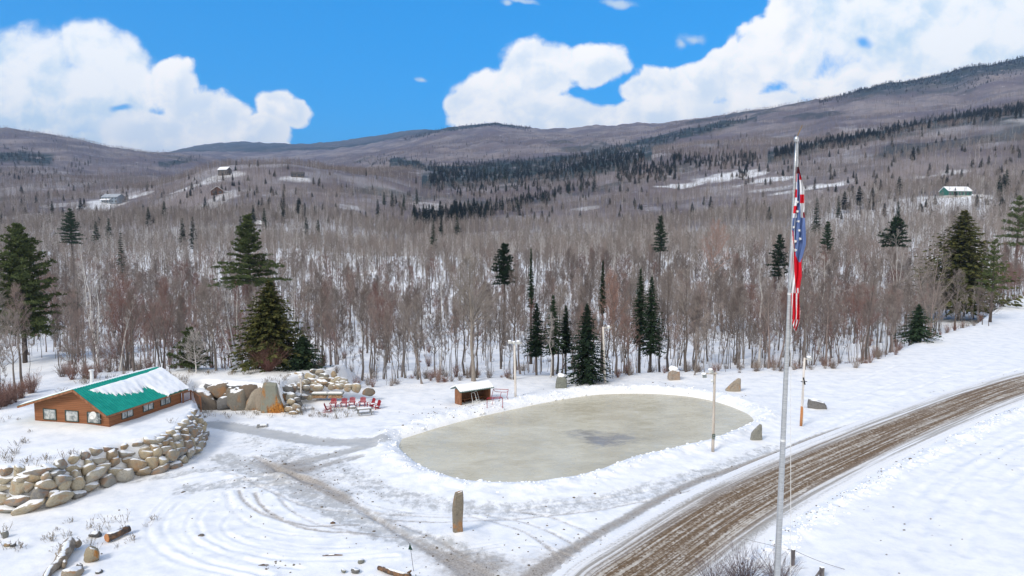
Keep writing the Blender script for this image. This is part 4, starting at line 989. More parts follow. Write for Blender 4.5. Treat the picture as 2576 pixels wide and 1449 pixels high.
M['cedar'] = mat_planks('cedar_plank', (.19,.072,.032), (.33,.145,.070), .18)
M['shed_wood'] = mat_planks('shed_wood', (.22,.080,.038), (.34,.14,.065), .5, 0)
M['dark_inside'] = simple('inside_wood', (.10,.045,.022), (.15,.07,.035), 3)
M['trim_wood'] = simple('trim_wood', (.20,.085,.04), (.30,.14,.075), 5, stretch=(1,1,.3))
M['green_metal'] = simple('green_metal', (.012,.29,.215), (.02,.36,.27), 1.5, rough=.35, metal=.15, spec=.5)
M['dull_green'] = simple('dull_green_metal', (.05,.11,.10), (.10,.17,.15), 3, rough=.5)
M['snow'] = simple('snow', (.86,.88,.92), (.92,.93,.95), 2.0, rough=.7, bmp=.25)
M['glass'] = simple('window_glass', (.16,.19,.20), (.52,.54,.53), 2.2, rough=.12, spec=.6)  # pale mottling puts light reflected in the panes into the colour
M['frame'] = simple('window_frame', (.05,.08,.07), rough=.5)
M['white_metal'] = simple('white_metal', (.72,.73,.72), (.6,.6,.6), 6, rough=.4)
M['galv'] = simple('pole_metal', (.40,.415,.42), (.56,.57,.58), 3, rough=.33, metal=.75, stretch=(1,1,12), spec=.5)
M['black'] = simple('black_rubber', (.02,.02,.02), rough=.6)
M['weathered'] = simple('weathered_pole', (.40,.35,.30), (.58,.53,.47), 7, stretch=(1,1,.08), bmp=.3)
M['pale_pole'] = simple('pale_pole', (.62,.57,.52), (.74,.70,.66), 7, stretch=(1,1,.08))
M['orange_pole'] = simple('orange_pole', (.42,.17,.06), (.55,.27,.12), 7, stretch=(1,1,.1))
M['red_paint'] = simple('red_paint', (.26,.013,.022), (.34,.024,.036), 5, rough=.45)
M['grey_wood'] = simple('grey_wood', (.20,.20,.19), (.34,.33,.31), 6, stretch=(.2,1,1), snow=.0)
M['brass'] = simple('brass', (.38,.24,.07), rough=.4, metal=.6)
def mat_stone(name, cols, snow=.25, stain=0.0, scale=1.0):
    m, t, b = material(name, .9, spec=.15); co = objco(t); r = t.node('ShaderNodeObjectInfo').outputs['Random']
    n = t.noise(co, 1.6*scale, 5, .65); n2 = t.noise(co, 7*scale, 4, .7); n3 = t.noise(t.vm('ADD', co, t.node('ShaderNodeCombineXYZ', {0:t.m('MULTIPLY', r, 40)}).outputs[0]), .9*scale, 3, .6)
    k = len(cols); c = t.cr(t.m('ADD', t.m('MULTIPLY', t.m('SUBTRACT', n, .5), .22), r), [((i+.5)/k, cc) for i, cc in enumerate(cols)])
    c = t.mix(t.ramp(n2, .45, .75, 0, .55), c, (.10,.095,.085)); c = t.mix(t.ramp(n2, .25, .42, .35, 0), c, (.50,.47,.42))
    if stain: c = t.mix(t.ramp(n3, .52, .66, 0, stain), c, (.40,.17,.04))
    nz = t.node('ShaderNodeSeparateXYZ', {0:t.node('ShaderNodeNewGeometry').outputs['Normal']}).outputs[2]
    kk = t.ramp(t.m('ADD', nz, t.m('MULTIPLY', t.m('SUBTRACT', t.noise(worldco(t), 1.6, 4), .5), .75)), 1-snow-.05, 1-snow+.05)
    c = t.mix(kk, c, (.88,.90,.93)); t.l.new(c, b.inputs['Base Color']); bump(t, b, t.m('ADD', n2, t.m('MULTIPLY', n, .5)), .7, .08); return m
M['wall_stone'] = mat_stone('wall_stone', [(.27,.265,.24),(.42,.34,.22),(.33,.32,.285),(.46,.40,.28),(.22,.215,.21),(.36,.27,.17),(.38,.365,.32),(.42,.36,.25)], .24, .35)
M['ledge_stone'] = mat_stone('ledge_stone', [(.10,.085,.07),(.19,.19,.165),(.20,.15,.11),(.14,.12,.10)], .22, .4)
M['grey_stone'] = mat_stone('grey_stone', [(.21,.22,.19),(.27,.27,.235),(.23,.225,.20)], .16, .0)
M['tan_stone'] = mat_stone('tan_stone', [(.36,.31,.24),(.38,.33,.26),(.33,.28,.22)], .16, .5)
M['dark_stone'] = mat_stone('dark_stone', [(.12,.12,.12),(.17,.165,.16)], .22, .0)
M['rust_stone'] = mat_stone('rust_stone', [(.34,.30,.22),(.36,.28,.17)], .10, .95)
M['rust_slab'] = mat_stone('rust_slab', [(.22,.195,.155),(.25,.21,.16)], .10, .55)
M['streak_stone'] = mat_stone('streak_stone', [(.24,.19,.15),(.36,.31,.26)], .14, .3, .6)
M['driftwood'] = simple('driftwood', (.17,.14,.11), (.34,.29,.23), 2.6, bmp=.7, snow=.12)
M['log_bark'] = simple('log_bark', (.06,.05,.045), (.22,.12,.06), 2.5, bmp=.7, snow=.18)

def ico(sub):
    bm = bmesh.new(); bmesh.ops.create_icosphere(bm, subdivisions=sub, radius=1.0); v = np.array([p.co[:] for p in bm.verts]); f = np.array([[q.index for q in p.verts] for p in bm.faces]); bm.free(); return v, f
ICO = {k: ico(k) for k in (2, 3, 4)}
def rock_mesh(seed, sub=3, cuts=12, rough=.06, sharp=.85, mat=None, name='boulder'):
    """a rounded block: a ball cut by random planes, then worn"""
    rg = np.random.default_rng(seed); v, f = ICO[sub]; v = v.copy(); n = rg.normal(size=(cuts, 3)); n /= np.linalg.norm(n, axis=1)[:,None]; d = rg.uniform(.62, .95, cuts)
    dot = v @ n.T; r = np.where(dot > 1e-3, d/np.maximum(dot, 1e-3), 9); r = np.minimum(r, 1.15)
    rm = -np.log(np.exp(-r*14*sharp).sum(1))/(14*sharp); rm = np.clip(rm, .3, 1.1)
    v = v*rm[:,None]; w = v*2.3+seed
    v *= (1+rough*(fbm(w[:,0]+w[:,2]*.7, w[:,1]-w[:,2]*.6, 3, seed)))[:,None]
    v /= np.abs(v).max(0); return npmesh(name, v, f, mat, smooth=True)
ROCKS = [rock_mesh(200+i, 3, 13, .07, 1.7, M['wall_stone']) for i in range(9)]
SLABS = [rock_mesh(300+i, 3, 9, .16, 2.6, M['wall_stone'], 'slab_rock') for i in range(9)]
def rock(name, parent, loc, size, rz=0, tilt=(0,0), mesh=None, mat=None, label=None):
    me = mesh or ROCKS[int(rng.integers(0, 9))]
    if mat is not None and me.materials[0] != mat:
        key = me.name+'_'+mat.name
        if key not in bpy.data.meshes: m2 = me.copy(); m2.name = key; m2.materials[0] = mat
        me = bpy.data.meshes[key]
    o = link(name, me, parent, loc, (tilt[0], tilt[1], rz), (size[0]/2, size[1]/2, size[2]/2))
    if label: o['label'] = label
    return o

# ------------------------------------------------------------ the boulder wall
WALL_ROCKS = None
w = empty('stone_wall', (0,0,0), 0, 'long curved wall of stacked tan and grey boulders capped with snow', 'wall')
P = np.array(smooth_line(WALL, 8)); L = np.concatenate([[0], np.cumsum(np.hypot(*np.diff(P, axis=0).T))]); LT = L[-1]
# the wall goes on beyond the left frame edge
first = P[0]-np.array(WALL[2])+np.array(WALL[1]); 
def wall_at(s):
    x = np.interp(s, L, P[:,0]); y = np.interp(s, L, P[:,1]); x2 = np.interp(s+.3, L, P[:,0]); y2 = np.interp(s+.3, L, P[:,1])
    if s+.3 > LT: x2, y2 = x, y; x1 = np.interp(s-.3, L, P[:,0]); y1 = np.interp(s-.3, L, P[:,1]); dx, dy = x-x1, y-y1
    else: dx, dy = x2-x, y2-y
    d = np.array((dx, dy)); d /= np.linalg.norm(d)+1e-9; return np.array((x, y)), d, np.array((-d[1], d[0]))
rg = np.random.default_rng(12); nst = 0; rows = 5
z = 0.0
for r_ in range(rows):
    s = 1.5+rg.uniform(0, .9)
    hrow = [.72, .68, .62, .56, .5][r_]
    while s < LT+.1:
        f = s/LT; wd = (1.55-.75*f)*rg.uniform(.6, 1.45)*(1.12 if r_ < 2 else .88); hh = hrow*(1.2-.25*f)*rg.uniform(.8, 1.5)
        q, d, nn = wall_at(min(max(s+wd/2, 0), LT)); off = .05+.27*r_+rg.uniform(-.08, .08)
        zc = z+hh*.42+rg.uniform(-.12, .12)
        if f > .9: off += .15
        c = q+nn*off
        rock('boulder', w, (c[0], c[1], zc), (wd*1.12, rg.uniform(.9, 1.25), hh*1.22), math.atan2(d[1], d[0])+rg.uniform(-.15, .15), (rg.uniform(-.25, .25), rg.uniform(-.28, .28)))
        s += wd*.96; nst += 1
    z += hrow*.93
print('wall boulders', nst)

def rocks_px(parent, lst, name='boulder'):
    for it in lst:
        u, v, wp, hp, Y, mt = it[:6]; kw = it[6] if len(it) > 6 else {}
        p = AT(u, v, Y); k = Y/F*(1.32 if parent.name.startswith('rock_ledge') else 1.12); sd = int(u*13+v*7) % 9
        rock(name, parent, p, (wp*k, max(wp*k*.55, .35)+kw.get('d', 0), hp*k), kw.get('rz', rng.uniform(-.3, .3)), (kw.get('tx', rng.uniform(-.1, .1)), kw.get('ty', rng.uniform(-.15, .15))), (SLABS if kw.get('sl', parent.name.startswith('rock_ledge')) else ROCKS)[sd], M[mt], kw.get('label'))
# the ledge of great slabs beside the house
w = empty('rock_ledge', (0,0,0), 0, 'ledge of huge dark and rust stained slabs between the cabin and the firewood', 'rocks')
rocks_px(w, [(500,984,56,28,80,'ledge_stone'),(514,1010,86,44,78.6,'ledge_stone',{'ty':.35}),(550,986,54,42,79.3,'ledge_stone',{'ty':-.3}),(592,973,60,17,79.5,'dark_stone'),(586,990,46,34,79,'ledge_stone'),
 (564,1018,46,38,78,'dark_stone',{'ty':-.3}),(601,1012,46,60,77.8,'ledge_stone'),(628,992,42,46,78.3,'ledge_stone'),(634,1014,28,58,77.5,'tan_stone',{'ty':.25}),(652,1010,32,62,77.4,'tan_stone',{'ty':.1}),
 (660,980,52,22,78.8,'dark_stone'),(722,988,30,30,78.6,'dark_stone'),(736,978,30,22,79.6,'wall_stone'),(712,1000,26,24,78,'ledge_stone'),(730,1000,26,22,78,'wall_stone'),(620,975,34,16,79.4,'ledge_stone'),(575,1000,24,20,78.6,'ledge_stone'),(535,1022,40,20,78.3,'grey_stone'),(704,973,40,20,80,'ledge_stone'),(532,972,46,20,80.4,'dark_stone'),(745,1000,34,20,80,'dark_stone'),(478,1000,30,26,80.5,'dark_stone')])
# rubble heap by the slab
w = empty('rubble_heap', (0,0,0), 0, 'low heap of snowy rubble and sticks at the foot of the rusty slab', 'rubble')
rocks_px(w, [(733,1012,22,18,76.8,'wall_stone'),(746,1006,20,16,77,'dark_stone'),(728,1030,24,16,76.2,'wall_stone'),(744,1024,26,18,76.4,'tan_stone'),(738,1040,22,12,75.8,'wall_stone'),(754,1016,14,18,77,'dark_stone'),(722,1020,16,14,76.6,'dark_stone'),(750,1034,12,12,76,'wall_stone')])
# the upper pile
w = empty('boulder_pile', (0,0,0), 0, 'upper pile of round snowy boulders above the firewood stacks', 'rocks')
PILE_EXTRA = 1
Z2 = [(1290,335,95,55),(1240,345,80,50),(1395,358,105,85),(1420,402,110,62),(1505,312,80,55),(1545,360,95,75),(1525,412,110,62),(1620,393,105,55),(1640,335,60,70),(1698,388,60,55),(1745,405,75,68),(1605,432,90,45),(1685,450,95,48),(1780,472,65,60),(1870,466,100,85),(1985,505,120,75),
      (1440,300,90,40),(1340,420,70,50),(1370,470,80,50),(1230,560,80,60),(1340,555,90,50),(1400,560,60,50),(1180,470,100,70),(1200,380,80,40)]
rg_ = np.random.default_rng(5)
for _ in range(30):
    a = rg_.uniform(1230, 1800); top = 300+abs(a-1500)*.32; b2 = rg_.uniform(top+10, max(top+30, 470)); Z2.append((a, b2, rg_.uniform(60, 100), rg_.uniform(42, 62)))
rocks_px(w, [(429+.25*a, 859+.25*b2, .28*c, .30*d, 83.6-(b2-300)*.010, 'wall_stone' if (a+b2) % 3 else 'ledge_stone') for a, b2, c, d in Z2])
# firewood
def firewood(u, v, wpx, hpx, Y, lab):
    k = Y/F; p = AT(u, v, Y); t_ = empty('firewood_stack', p, rng.uniform(-.1, .1), lab, 'firewood', 'firewood stacks under stone slabs')
    W, Hh = wpx*k, hpx*k; b = MB(); rr = .085; n = 0; z = rr-Hh/2; row = 0
    while z < Hh/2:
        x = -W/2+(rr if row % 2 else 0)
        while x < W/2:
            r1 = rr*rng.uniform(.75, 1.1); b.tube([(x, -.42+rng.uniform(-.05, .05), z), (x, .35, z)], r1, 6); x += rr*2.05
        z += rr*1.8; row += 1
    b.build('logs', M['logs'], t_)
    s = MB(); s.box((0, -.02, Hh/2+.14), (W*1.12, 1.1, .2)); o = s.build('stone_slab', M['grey_stone'], t_)
    s = MB(); s.box((0, -.02, Hh/2+.29), (W*1.05, 1.0, .10), taper=.9); s.build('snow_cover', M['snow'], t_)
M['logs'] = simple('cut_logs', (.42,.24,.12), (.62,.42,.26), 5, stretch=(1,.1,1))
firewood(797, 982, 30, 9, 83.2, 'upper firewood stack under its slab, below the round boulders')
firewood(806, 996, 36, 9, 82.0, 'left firewood stack at ground level under a stone slab')
firewood(845, 996, 34, 9, 82.0, 'right firewood stack at ground level under a stone slab')
t_ = empty('birdhouse_post', AT(757, 985, 81.5), 0, 'pale wooden post with a snow topped box beside the boulder pile', 'post')
b = MB(); b.bar((0,0,-.3), (0,0,1.75), .16); b.build('post', M['pale_pole'], t_); b = MB(); b.box((0,0,1.88), (.42,.42,.3)); b.build('box', M['pale_pole'], t_); b = MB(); b.box((0,0,2.1), (.5,.5,.14), taper=.6); b.build('snow_cap', M['snow'], t_)

# ------------------------------------------------------------ the cabin
A0 = Vector((*G(88, 1056, 3.25), 3.25)); A1 = Vector((*G(275, 1071, 3.25), 3.25)); WID = (A1-A0).length; yaw = math.atan2(A1.y-A0.y, A1.x-A0.x)
LEN = 9.3; RX, RZ = WID*.625, 3.3; ER = 1.36; EL = 1.75
cab = empty('wooden_cabin', A0, yaw, 'low brown plank cabin with a green metal roof half covered in snow', 'cabin')
b = MB(); prof = [(0,-1),(WID,-1),(WID,ER),(RX,RZ-.06),(0,EL)]; b.prism(prof, 0, LEN); b.build('wall', M['cedar'], cab)
sr = (RZ-ER)/(WID-RX); sl = (RZ-EL)/RX
def roof_side(x1, slope, name, sgn):
    x0 = RX; th = .12; z1 = RZ-slope*abs(x1-x0); n = MB(); y0, y1 = -.65, LEN+.5
    n.add([(x0,y0,RZ),(x1,y0,z1),(x1,y1,z1),(x0,y1,RZ),(x0,y0,RZ-th),(x1,y0,z1-th),(x1,y1,z1-th),(x0,y1,RZ-th)], [(0,1,2,3),(7,6,5,4),(0,4,5,1),(1,5,6,2),(2,6,7,3)] if sgn > 0 else [(3,2,1,0),(4,5,6,7),(1,5,4,0),(2,6,5,1),(3,7,6,2)])
    k = y0+.02; 
    while k < y1:     # standing seams
        n.bar((x0, k, RZ+.018), (x1, k, z1+.018), .035, .05); k += .3
    return n.build(name, M['green_metal'], cab)
XR = WID+.38; XL = -1.15
rf = roof_side(XR, sr, 'roof', 1); rf2 = roof_side(XL, sl, 'roof', -1)
# snow lying on the roof slopes
def roof_snow(x1, slope, mask, y0, y1, thick, parent, nx=34, ny=90):
    V = []; F_ = []; x0 = RX; ds = np.linspace(0, 1, nx); ys = np.linspace(y0, y1, ny); S, Y_ = np.meshgrid(ds, ys); m_ = mask(S, Y_)
    X_ = x0+(x1-x0)*S*1.03; Z_ = RZ-slope*np.abs(X_-x0); hgt = thick*np.sqrt(np.clip(m_, 0, 1))*(.8+.4*(fbm(X_*1.5, Y_*1.5, 3, 71)))
    top = np.stack([X_, Y_, Z_+np.where(m_ > 0, hgt+.03, -.06)], -1).reshape(-1, 3); i = np.arange(ny-1)[:,None]*nx+np.arange(nx-1)[None,:]; Q = np.stack([i, i+1, i+nx+1, i+nx], -1).reshape(-1, 4)
    keep = (m_.reshape(-1)[Q] > 0).any(1); o = link('roof_snow', npmesh('roof_snow', top, Q[keep] if x1 > x0 else Q[keep][:, ::-1], M['snow']), parent); return o
def maskR(S, Y_):
    f = (Y_+.65)/(LEN+1.15); low = np.interp(f, [0,.12,.2,.3,.45,.55,.60,.64,.68,.74,1], [.0,.17,.34,.5,.60,.62,.50,.56,.80,1.1,1.1])+.035*np.sin(Y_*9)+.03*np.sin(Y_*23); up = np.interp(f, [0,.12,.3,.6,.8,1], [.2,.15,.13,.12,.10,.05])
    return np.clip(np.minimum((low-S)*6, (S-up)*8), -1, 1)
roof_snow(XR, sr, maskR, -.6, LEN+.6, .22, rf)
roof_snow(XL, sl, lambda S, Y_: np.clip(np.minimum((S-.03)*9+.0, (1.0-S)*8), -1, 1)*np.clip((Y_+.55)*3, -1, 1), -.6, LEN+.45, .16, rf2)
b = MB(); z_ = lambda x, s: RZ-s*abs(x-RX)
b.bar((RX, -.68, RZ-.1), (XR, -.68, z_(XR, sr)-.1), .06, .2, up=(0,0,1)); b.bar((RX, -.68, RZ-.1), (XL, -.68, z_(XL, sl)-.1), .06, .2)
b.bar((XR+.03, -.65, z_(XR, sr)-.12), (XR+.03, LEN+.5, z_(XR, sr)-.12), .05, .16); b.build('fascia', M['trim_wood'], cab)
def window(x, z0, w_, h_, side='front', panes=1):
    """frame and glass set 2 cm proud of the planks"""
    f = MB(); g = MB(); t = .06
    def bx(B, a0, a1, c0, c1, d0, d1):
        if side == 'front': B.box(((a0+a1)/2, -(d0+d1)/2, (c0+c1)/2), (a1-a0, d1-d0, c1-c0))
        else: B.box((WID+(d0+d1)/2, (a0+a1)/2, (c0+c1)/2), (d1-d0, a1-a0, c1-c0))
    x0, x1 = x-w_/2, x+w_/2; z1 = z0+h_
    bx(f, x0-t, x1+t, z0-t, z0, 0.002, .07); bx(f, x0-t, x1+t, z1, z1+t, 0.002, .07); bx(f, x0-t, x0, z0, z1, 0.002, .07); bx(f, x1, x1+t, z0, z1, 0.002, .07)
    for k in range(1, panes): xm = x0+w_*k/panes; bx(f, xm-.03, xm+.03, z0, z1, 0.002, .06)
    bx(g, x0, x1, z0, z1, 0.002, .025); o = f.build('window', M['frame'], cab); g.build('pane', M['glass'], o)
for xx in (128, 184, 239): window((xx-88)/187*WID, .18, 1.35, .92)
for yy in (2.1, 4.7, 7.0): window(yy, .22, 1.25, .72, 'side', 2)
b = MB(); px_, py_ = 3.0, 3.6; zb = z_(px_, sl); b.tube([(px_,py_,zb-.1),(px_,py_,zb+1.35)], .16, 14); b.tube([(px_,py_,zb+1.36),(px_,py_,zb+1.5)], .24, 14); b.build('chimney', M['white_metal'], cab, False)
b = MB(); N = 18; c = Vector((WID*.855, -.55, 1.02)); vs = [c+Vector((0, .07, 0))]; ax = Vector((.1, -1, .35)).normalized(); u1 = ax.orthogonal().normalized(); u2 = ax.cross(u1)
for k in range(N): a = 2*math.pi*k/N; vs.append(c+u1*.34*math.cos(a)+u2*.36*math.sin(a))
b.add(vs, [(0, 1+k, 1+(k+1)%N) for k in range(N)]); b.bar(c+Vector((0,.08,-.05)), c+Vector((.35,.55,-.5)), .05); b.bar(c, c+ax*.35+Vector((0,0,-.1)), .03); b.build('satellite_dish', M['white_metal'], cab)
rp = empty('railing', (0,0,0)); rp.parent = cab; b = MB()
for y_ in (LEN-.1, LEN+1.1): b.bar((WID+.25, y_, -.9), (WID+.25, y_, .85), .12)
b.bar((WID+.25, LEN-.1, .8), (WID+.25, LEN+1.1, .8), .1); b.bar((WID+.25, LEN-.1, -.1), (WID+.25, LEN+1.1, -.1), .07)
for k in range(7): b.bar((WID+.25, LEN+.05+k*.155, -.1), (WID+.25, LEN+.05+k*.155, .8), .045)
for k in range(8): b.bar((WID+.3+k*.14, LEN+1.1, -.4-k*.03), (WID+.3+k*.14, LEN+1.1, .75-k*.07), .045)
b.bar((WID+.25, LEN+1.1, .8), (WID+1.4, LEN+1.1, .22), .08); b.bar((WID+1.4, LEN+1.1, .3), (WID+1.4, LEN+1.1, -1.4), .1)
bpy.data.objects.remove(rp); b.build('railing', M['orange_wood'] if 'orange_wood' in M else M['trim_wood'], cab)

# ------------------------------------------------------------ skate shelter
S0 = Vector((*G(1160, 1022, .0), -.02)); ang = R(33); sh = empty('skate_shelter', S0, ang, 'open fronted brown shelter with a snowy green roof at the rink edge', 'shelter')
W_, D_ = 4.0, 1.5; H0 = 1.75; HP = 2.2
b = MB()
for x in (0, W_): b.prism([(x-.04,-.3),(x+.04,-.3),(x+.04,H0),(x-.04,H0)], 0, D_)
g = []
for x in (0, W_): b.add([(x-.04,0,H0),(x+.04,0,H0),(x-.04,D_,H0),(x+.04,D_,H0),(x-.04,D_*.55,HP-.06),(x+.04,D_*.55,HP-.06)], [(0,4,2),(1,3,5),(0,1,5,4),(2,4,5,3)])
b.build('side_wall', M['cedar_panel'] if 'cedar_panel' in M else M['trim_wood'], sh)
b = MB(); b.box((W_/2, D_-.03, H0/2-.1), (W_-.1, .05, H0+.4)); b.build('back_wall', M['dark_inside'], sh)
b = MB(); b.box((W_/2, D_-.35, .5), (W_-.1, .45, .06)); b.box((W_/2, D_-.5, .25), (.08, .3, .45)); b.box((W_*.25, D_-.5, .25), (.06, .3, .45)); b.build('bench', M['trim_wood'], sh)
b = MB(); b.box((W_/2, .04, H0-.06), (W_+.08, .09, .16)); b.box((0, .0, .75), (.13, .12, 2.0)); b.box((W_, .0, .75), (.13, .12, 2.0)); b.build('post_frame', M['trim_wood'], sh)
b = MB(); y0, ym, y1 = -.4, D_*.5, D_+.55; zf = H0-.02; zb = H0-.05
for ya, za, yb, zb2 in ((y0, zf, ym, HP), (ym, HP, y1, zb)):
    b.add([(-.35,ya,za),(W_+.35,ya,za),(W_+.35,yb,zb2),(-.35,yb,zb2),(-.35,ya,za+.1),(W_+.35,ya,za+.1),(W_+.35,yb,zb2+.1),(-.35,yb,zb2+.1)], [(3,2,1,0),(4,5,6,7),(0,1,5,4),(1,2,6,5),(3,0,4,7)])
for k in range(16): x = -.3+k*.305; b.bar((x, y0, zf+.12), (x, ym, HP+.12), .04, .05)
rr = b.build('roof', M['dull_green'], sh)
b = MB()
for ya, za, yb, zb2, e0 in ((y0+.02, zf+.12, ym, HP+.14, 1), (ym, HP+.14, y1-.03, zb+.14, 0)):
    b.add([(-.33,ya,za),(W_+.33,ya,za),(W_+.33,yb,zb2),(-.33,yb,zb2),(-.28,ya+.06*e0,za+.14),(W_+.28,ya+.06*e0,za+.14),(W_+.28,yb,zb2+.16),(-.28,yb,zb2+.16)], [(4,5,6,7),(0,1,5,4),(1,2,6,5),(3,0,4,7),(2,3,7,6)])
b.build('roof_snow', M['snow'], rr)
def scoop(x, y, s, lab):
    t = empty('snow_scoop', S0+Matrix.Rotation(ang, 4, 'Z') @ Vector((x, y, .05)), ang, lab, 'snow scoop', 'snow scoops in the shelter'); b = MB()
    b.add([(-.32*s,-.28,.02),(.32*s,-.28,.02),(.30*s,.12,.0),(-.30*s,.12,.0),(-.34*s,-.2,.3),(.34*s,-.2,.3),(.30*s,.16,.4),(-.30*s,.16,.4)], [(0,1,2,3),(0,3,7,4),(1,5,6,2),(3,2,6,7),(0,4,5,1)]); b.build('scoop', M['white_metal'], t)
    b = MB(); b.tube([(-.26*s,.0,.3),(-.22*s,.45,1.2),(-.15*s,.52,1.32),(.15*s,.52,1.32),(.22*s,.45,1.2),(.26*s,.0,.3)], .035, 8); b.build('handle', M['white_metal'], t)
scoop(1.75, -.25, 1.15, 'white snow scoop with a wide blade standing before the shelter bench'); scoop(2.4, .2, .8, 'smaller pale snow scoop leaning deeper inside the shelter')
rock('x', None, (0,0,-50), (.1,.1,.1)).name = 'stone'; bpy.data.objects.remove(bpy.data.objects['stone'])
# hockey goals
def goal(u, v, rz, lab):
    p = G(u, v, .1); t = empty('hockey_goal', (p[0], p[1], H1(*p)+.03), rz, lab, 'hockey goal', 'red hockey goals by the shelter'); b = MB(); r = .035
    b.tube([(-.92,0,0),(-.92,0,1.17),(-.88,0,1.22),(.88,0,1.22),(.92,0,1.17),(.92,0,0)], r, 8); b.build('front_frame', M['red_paint'], t)
    b = MB(); b.tube([(-.92,0,.03),(-1.05,.5,.03),(-.85,.95,.03),(-.4,1.1,.03),(.4,1.1,.03),(.85,.95,.03),(1.05,.5,.03),(.92,0,.03)], r, 8); b.build('base_frame', M['red_paint'], t)
    b = MB(); b.tube([(-.9,.0,1.22),(-.85,.35,1.22),(-.6,.5,1.22),(.6,.5,1.22),(.85,.35,1.22),(.9,.0,1.22)], r, 8); b.build('top_frame', M['red_paint'], t)
    b = MB(); b.tube([(0,.5,1.22),(-.1,.8,.6),(-.2,1.1,.03)], r*.9, 8); b.build('brace', M['red_paint'], t); return t
goal(1245, 1029, R(12), 'nearer red hockey goal frame at the ice edge')
g2 = goal(1256, 1012, R(-6), 'farther red hockey goal tipped back in the snow behind the nearer one'); g2.rotation_euler = (R(-55), 0, R(-10)); g2.location.z += .45
# a jug by the shelter corner
b = MB(); b.tube([(0,0,0),(0,0,.42),(0,0,.5),(0,0,.62)], [.14,.14,.05,.05], 10); o = b.build('red_jug', M['red_paint']); q = G(1231, 1006, 0); o.location = (q[0], q[1], .15); tag(o, 'small red jug standing at the right corner of the shelter', 'jug')

# ------------------------------------------------------------ chairs and tables
def adirondack(B, x0, part):
    if part == 'back':
        for k in range(6):
            x = x0-.26+k*.104; hgt = .98+.10*math.sin((k+.5)/6*math.pi); B.bar((x, .12, .26), (x*1.0+(x-x0)*.12, .42, hgt), .088, .025, up=(0,1,0))
        B.bar((x0-.3, .2, .45), (x0+.3, .2, .45), .03, .08); B.bar((x0-.3, .36, .82), (x0+.3, .36, .82), .03, .08)
    elif part == 'seat':
        for k in range(5): y = -.34+k*.11; B.bar((x0-.28, y, .40-k*.03), (x0+.28, y, .40-k*.03), .09, .025)
    elif part == 'arm':
        for s in (-1, 1): B.bar((x0+s*.36, -.42, .60), (x0+s*.34, .32, .57), .13, .03)
    elif part == 'legs':
        for s in (-1, 1): B.bar((x0+s*.31, -.36, 0), (x0+s*.31, -.36, .6), .09, .04, up=(1,0,0)); B.bar((x0+s*.30, -.38, .36), (x0+s*.30, .45, .03), .04, .10)
def chair_pair(u, v, rz, lab):
    p = G(u, v, .1); t = empty('double_lawn_chair', (p[0], p[1], H1(*p)-.08), rz, lab, 'lawn chair', 'red double lawn chairs around the fire spot')
    for pt in ('back', 'seat', 'arm'):
        for x in (-.62, .62): B = MB(); adirondack(B, x, pt); B.build({'back':'backrest','seat':'seat','arm':'armrest'}[pt], M['red_paint'], t)
    B = MB(); adirondack(B, -.62, 'legs'); adirondack(B, .62, 'legs'); B.build('legs', M['red_paint'], t)
    B = MB(); B.box((0, -.15, .55), (.5, .5, .03)); B.bar((0,-.36,.53), (0,-.36,.1), .05); B.build('table_board', M['red_paint'], t)
    B = MB(); B.box((-.62, -.12, .43), (.5, .42, .07), taper=.8); B.box((.62, -.12, .43), (.5, .42, .07), taper=.8); B.box((0, -.15, .6), (.42, .42, .07), taper=.8); B.build('snow', M['snow'], t)
chair_pair(852, 1021, R(4), 'left red double lawn chair facing the camera'); chair_pair(899, 1019, R(2), 'right red double lawn chair facing the camera')
chair_pair(941, 1024, R(-48), 'red double lawn chair turned sideways at the right of the circle')
p = G(825, 1034, .1); t = empty('rocking_chair', (p[0], p[1], H1(*p)), R(98), 'single red rocking chair in profile left of the double chairs', 'chair')
for pt, nm in (('back','backrest'),('seat','seat'),('arm','armrest')): B = MB(); adirondack(B, 0, pt); B.build(nm, M['red_paint'], t)
B = MB()
for s in (-1, 1):
    for y in (-.34, .3): B.bar((s*.3, y, .02), (s*.3, y, .45), .05)
B.build('legs', M['red_paint'], t); B = MB()
for s in (-1, 1): B.tube([(s*.3,-.55,.1),(s*.3,-.2,.02),(s*.3,.2,.02),(s*.3,.6,.12)], .03, 6)
B.build('rockers', M['red_paint'], t)
p = G(917, 1040, .1); t = empty('picnic_table', (p[0], p[1], H1(*p)-.1), R(22), 'weathered grey picnic table dusted with snow in front of the lawn chairs', 'picnic table')
B = MB()
for k in range(5): B.box((0, -.30+k*.15, .74), (1.9, .13, .04))
B.build('table_top', M['grey_wood'], t)
for s in (-1, 1): B = MB(); B.box((0, s*.72-.07, .44), (1.9, .13, .04)); B.box((0, s*.72+.07, .44), (1.9, .13, .04)); B.build('bench', M['grey_wood'], t)
for x in (-.7, .7): B = MB(); B.bar((x,-.6,0), (x,-.2,.72), .05, .09, up=(1,0,0)); B.bar((x,.6,0), (x,.2,.72), .05, .09, up=(1,0,0)); B.bar((x,-.78,.4), (x,.78,.4), .05, .09); B.build('leg', M['grey_wood'], t)
B = MB(); B.box((0,.04,.79), (1.5,.5,.05), taper=.9); B.build('snow', M['snow'], t)
def pallet(u, v, lab, s=1.0, nm='wooden_pallet'):
    p = G(u, v, .1); t = empty(nm, (p[0], p[1], H1(*p)+.04), R(15), lab, 'pallet'); B = MB()
    for k in range(5): B.box((0, (-.4+k*.2)*s, .1), (1.1*s, .1*s, .03))
    for x in (-.5, 0, .5): B.box((x*s, 0, .045), (.06, .95*s, .07))
    B.build('boards', M['grey_wood'], t); B = MB(); B.box((.1*s,.1,.15), (.7*s,.5*s,.06), taper=.8); B.build('snow', M['snow'], t)
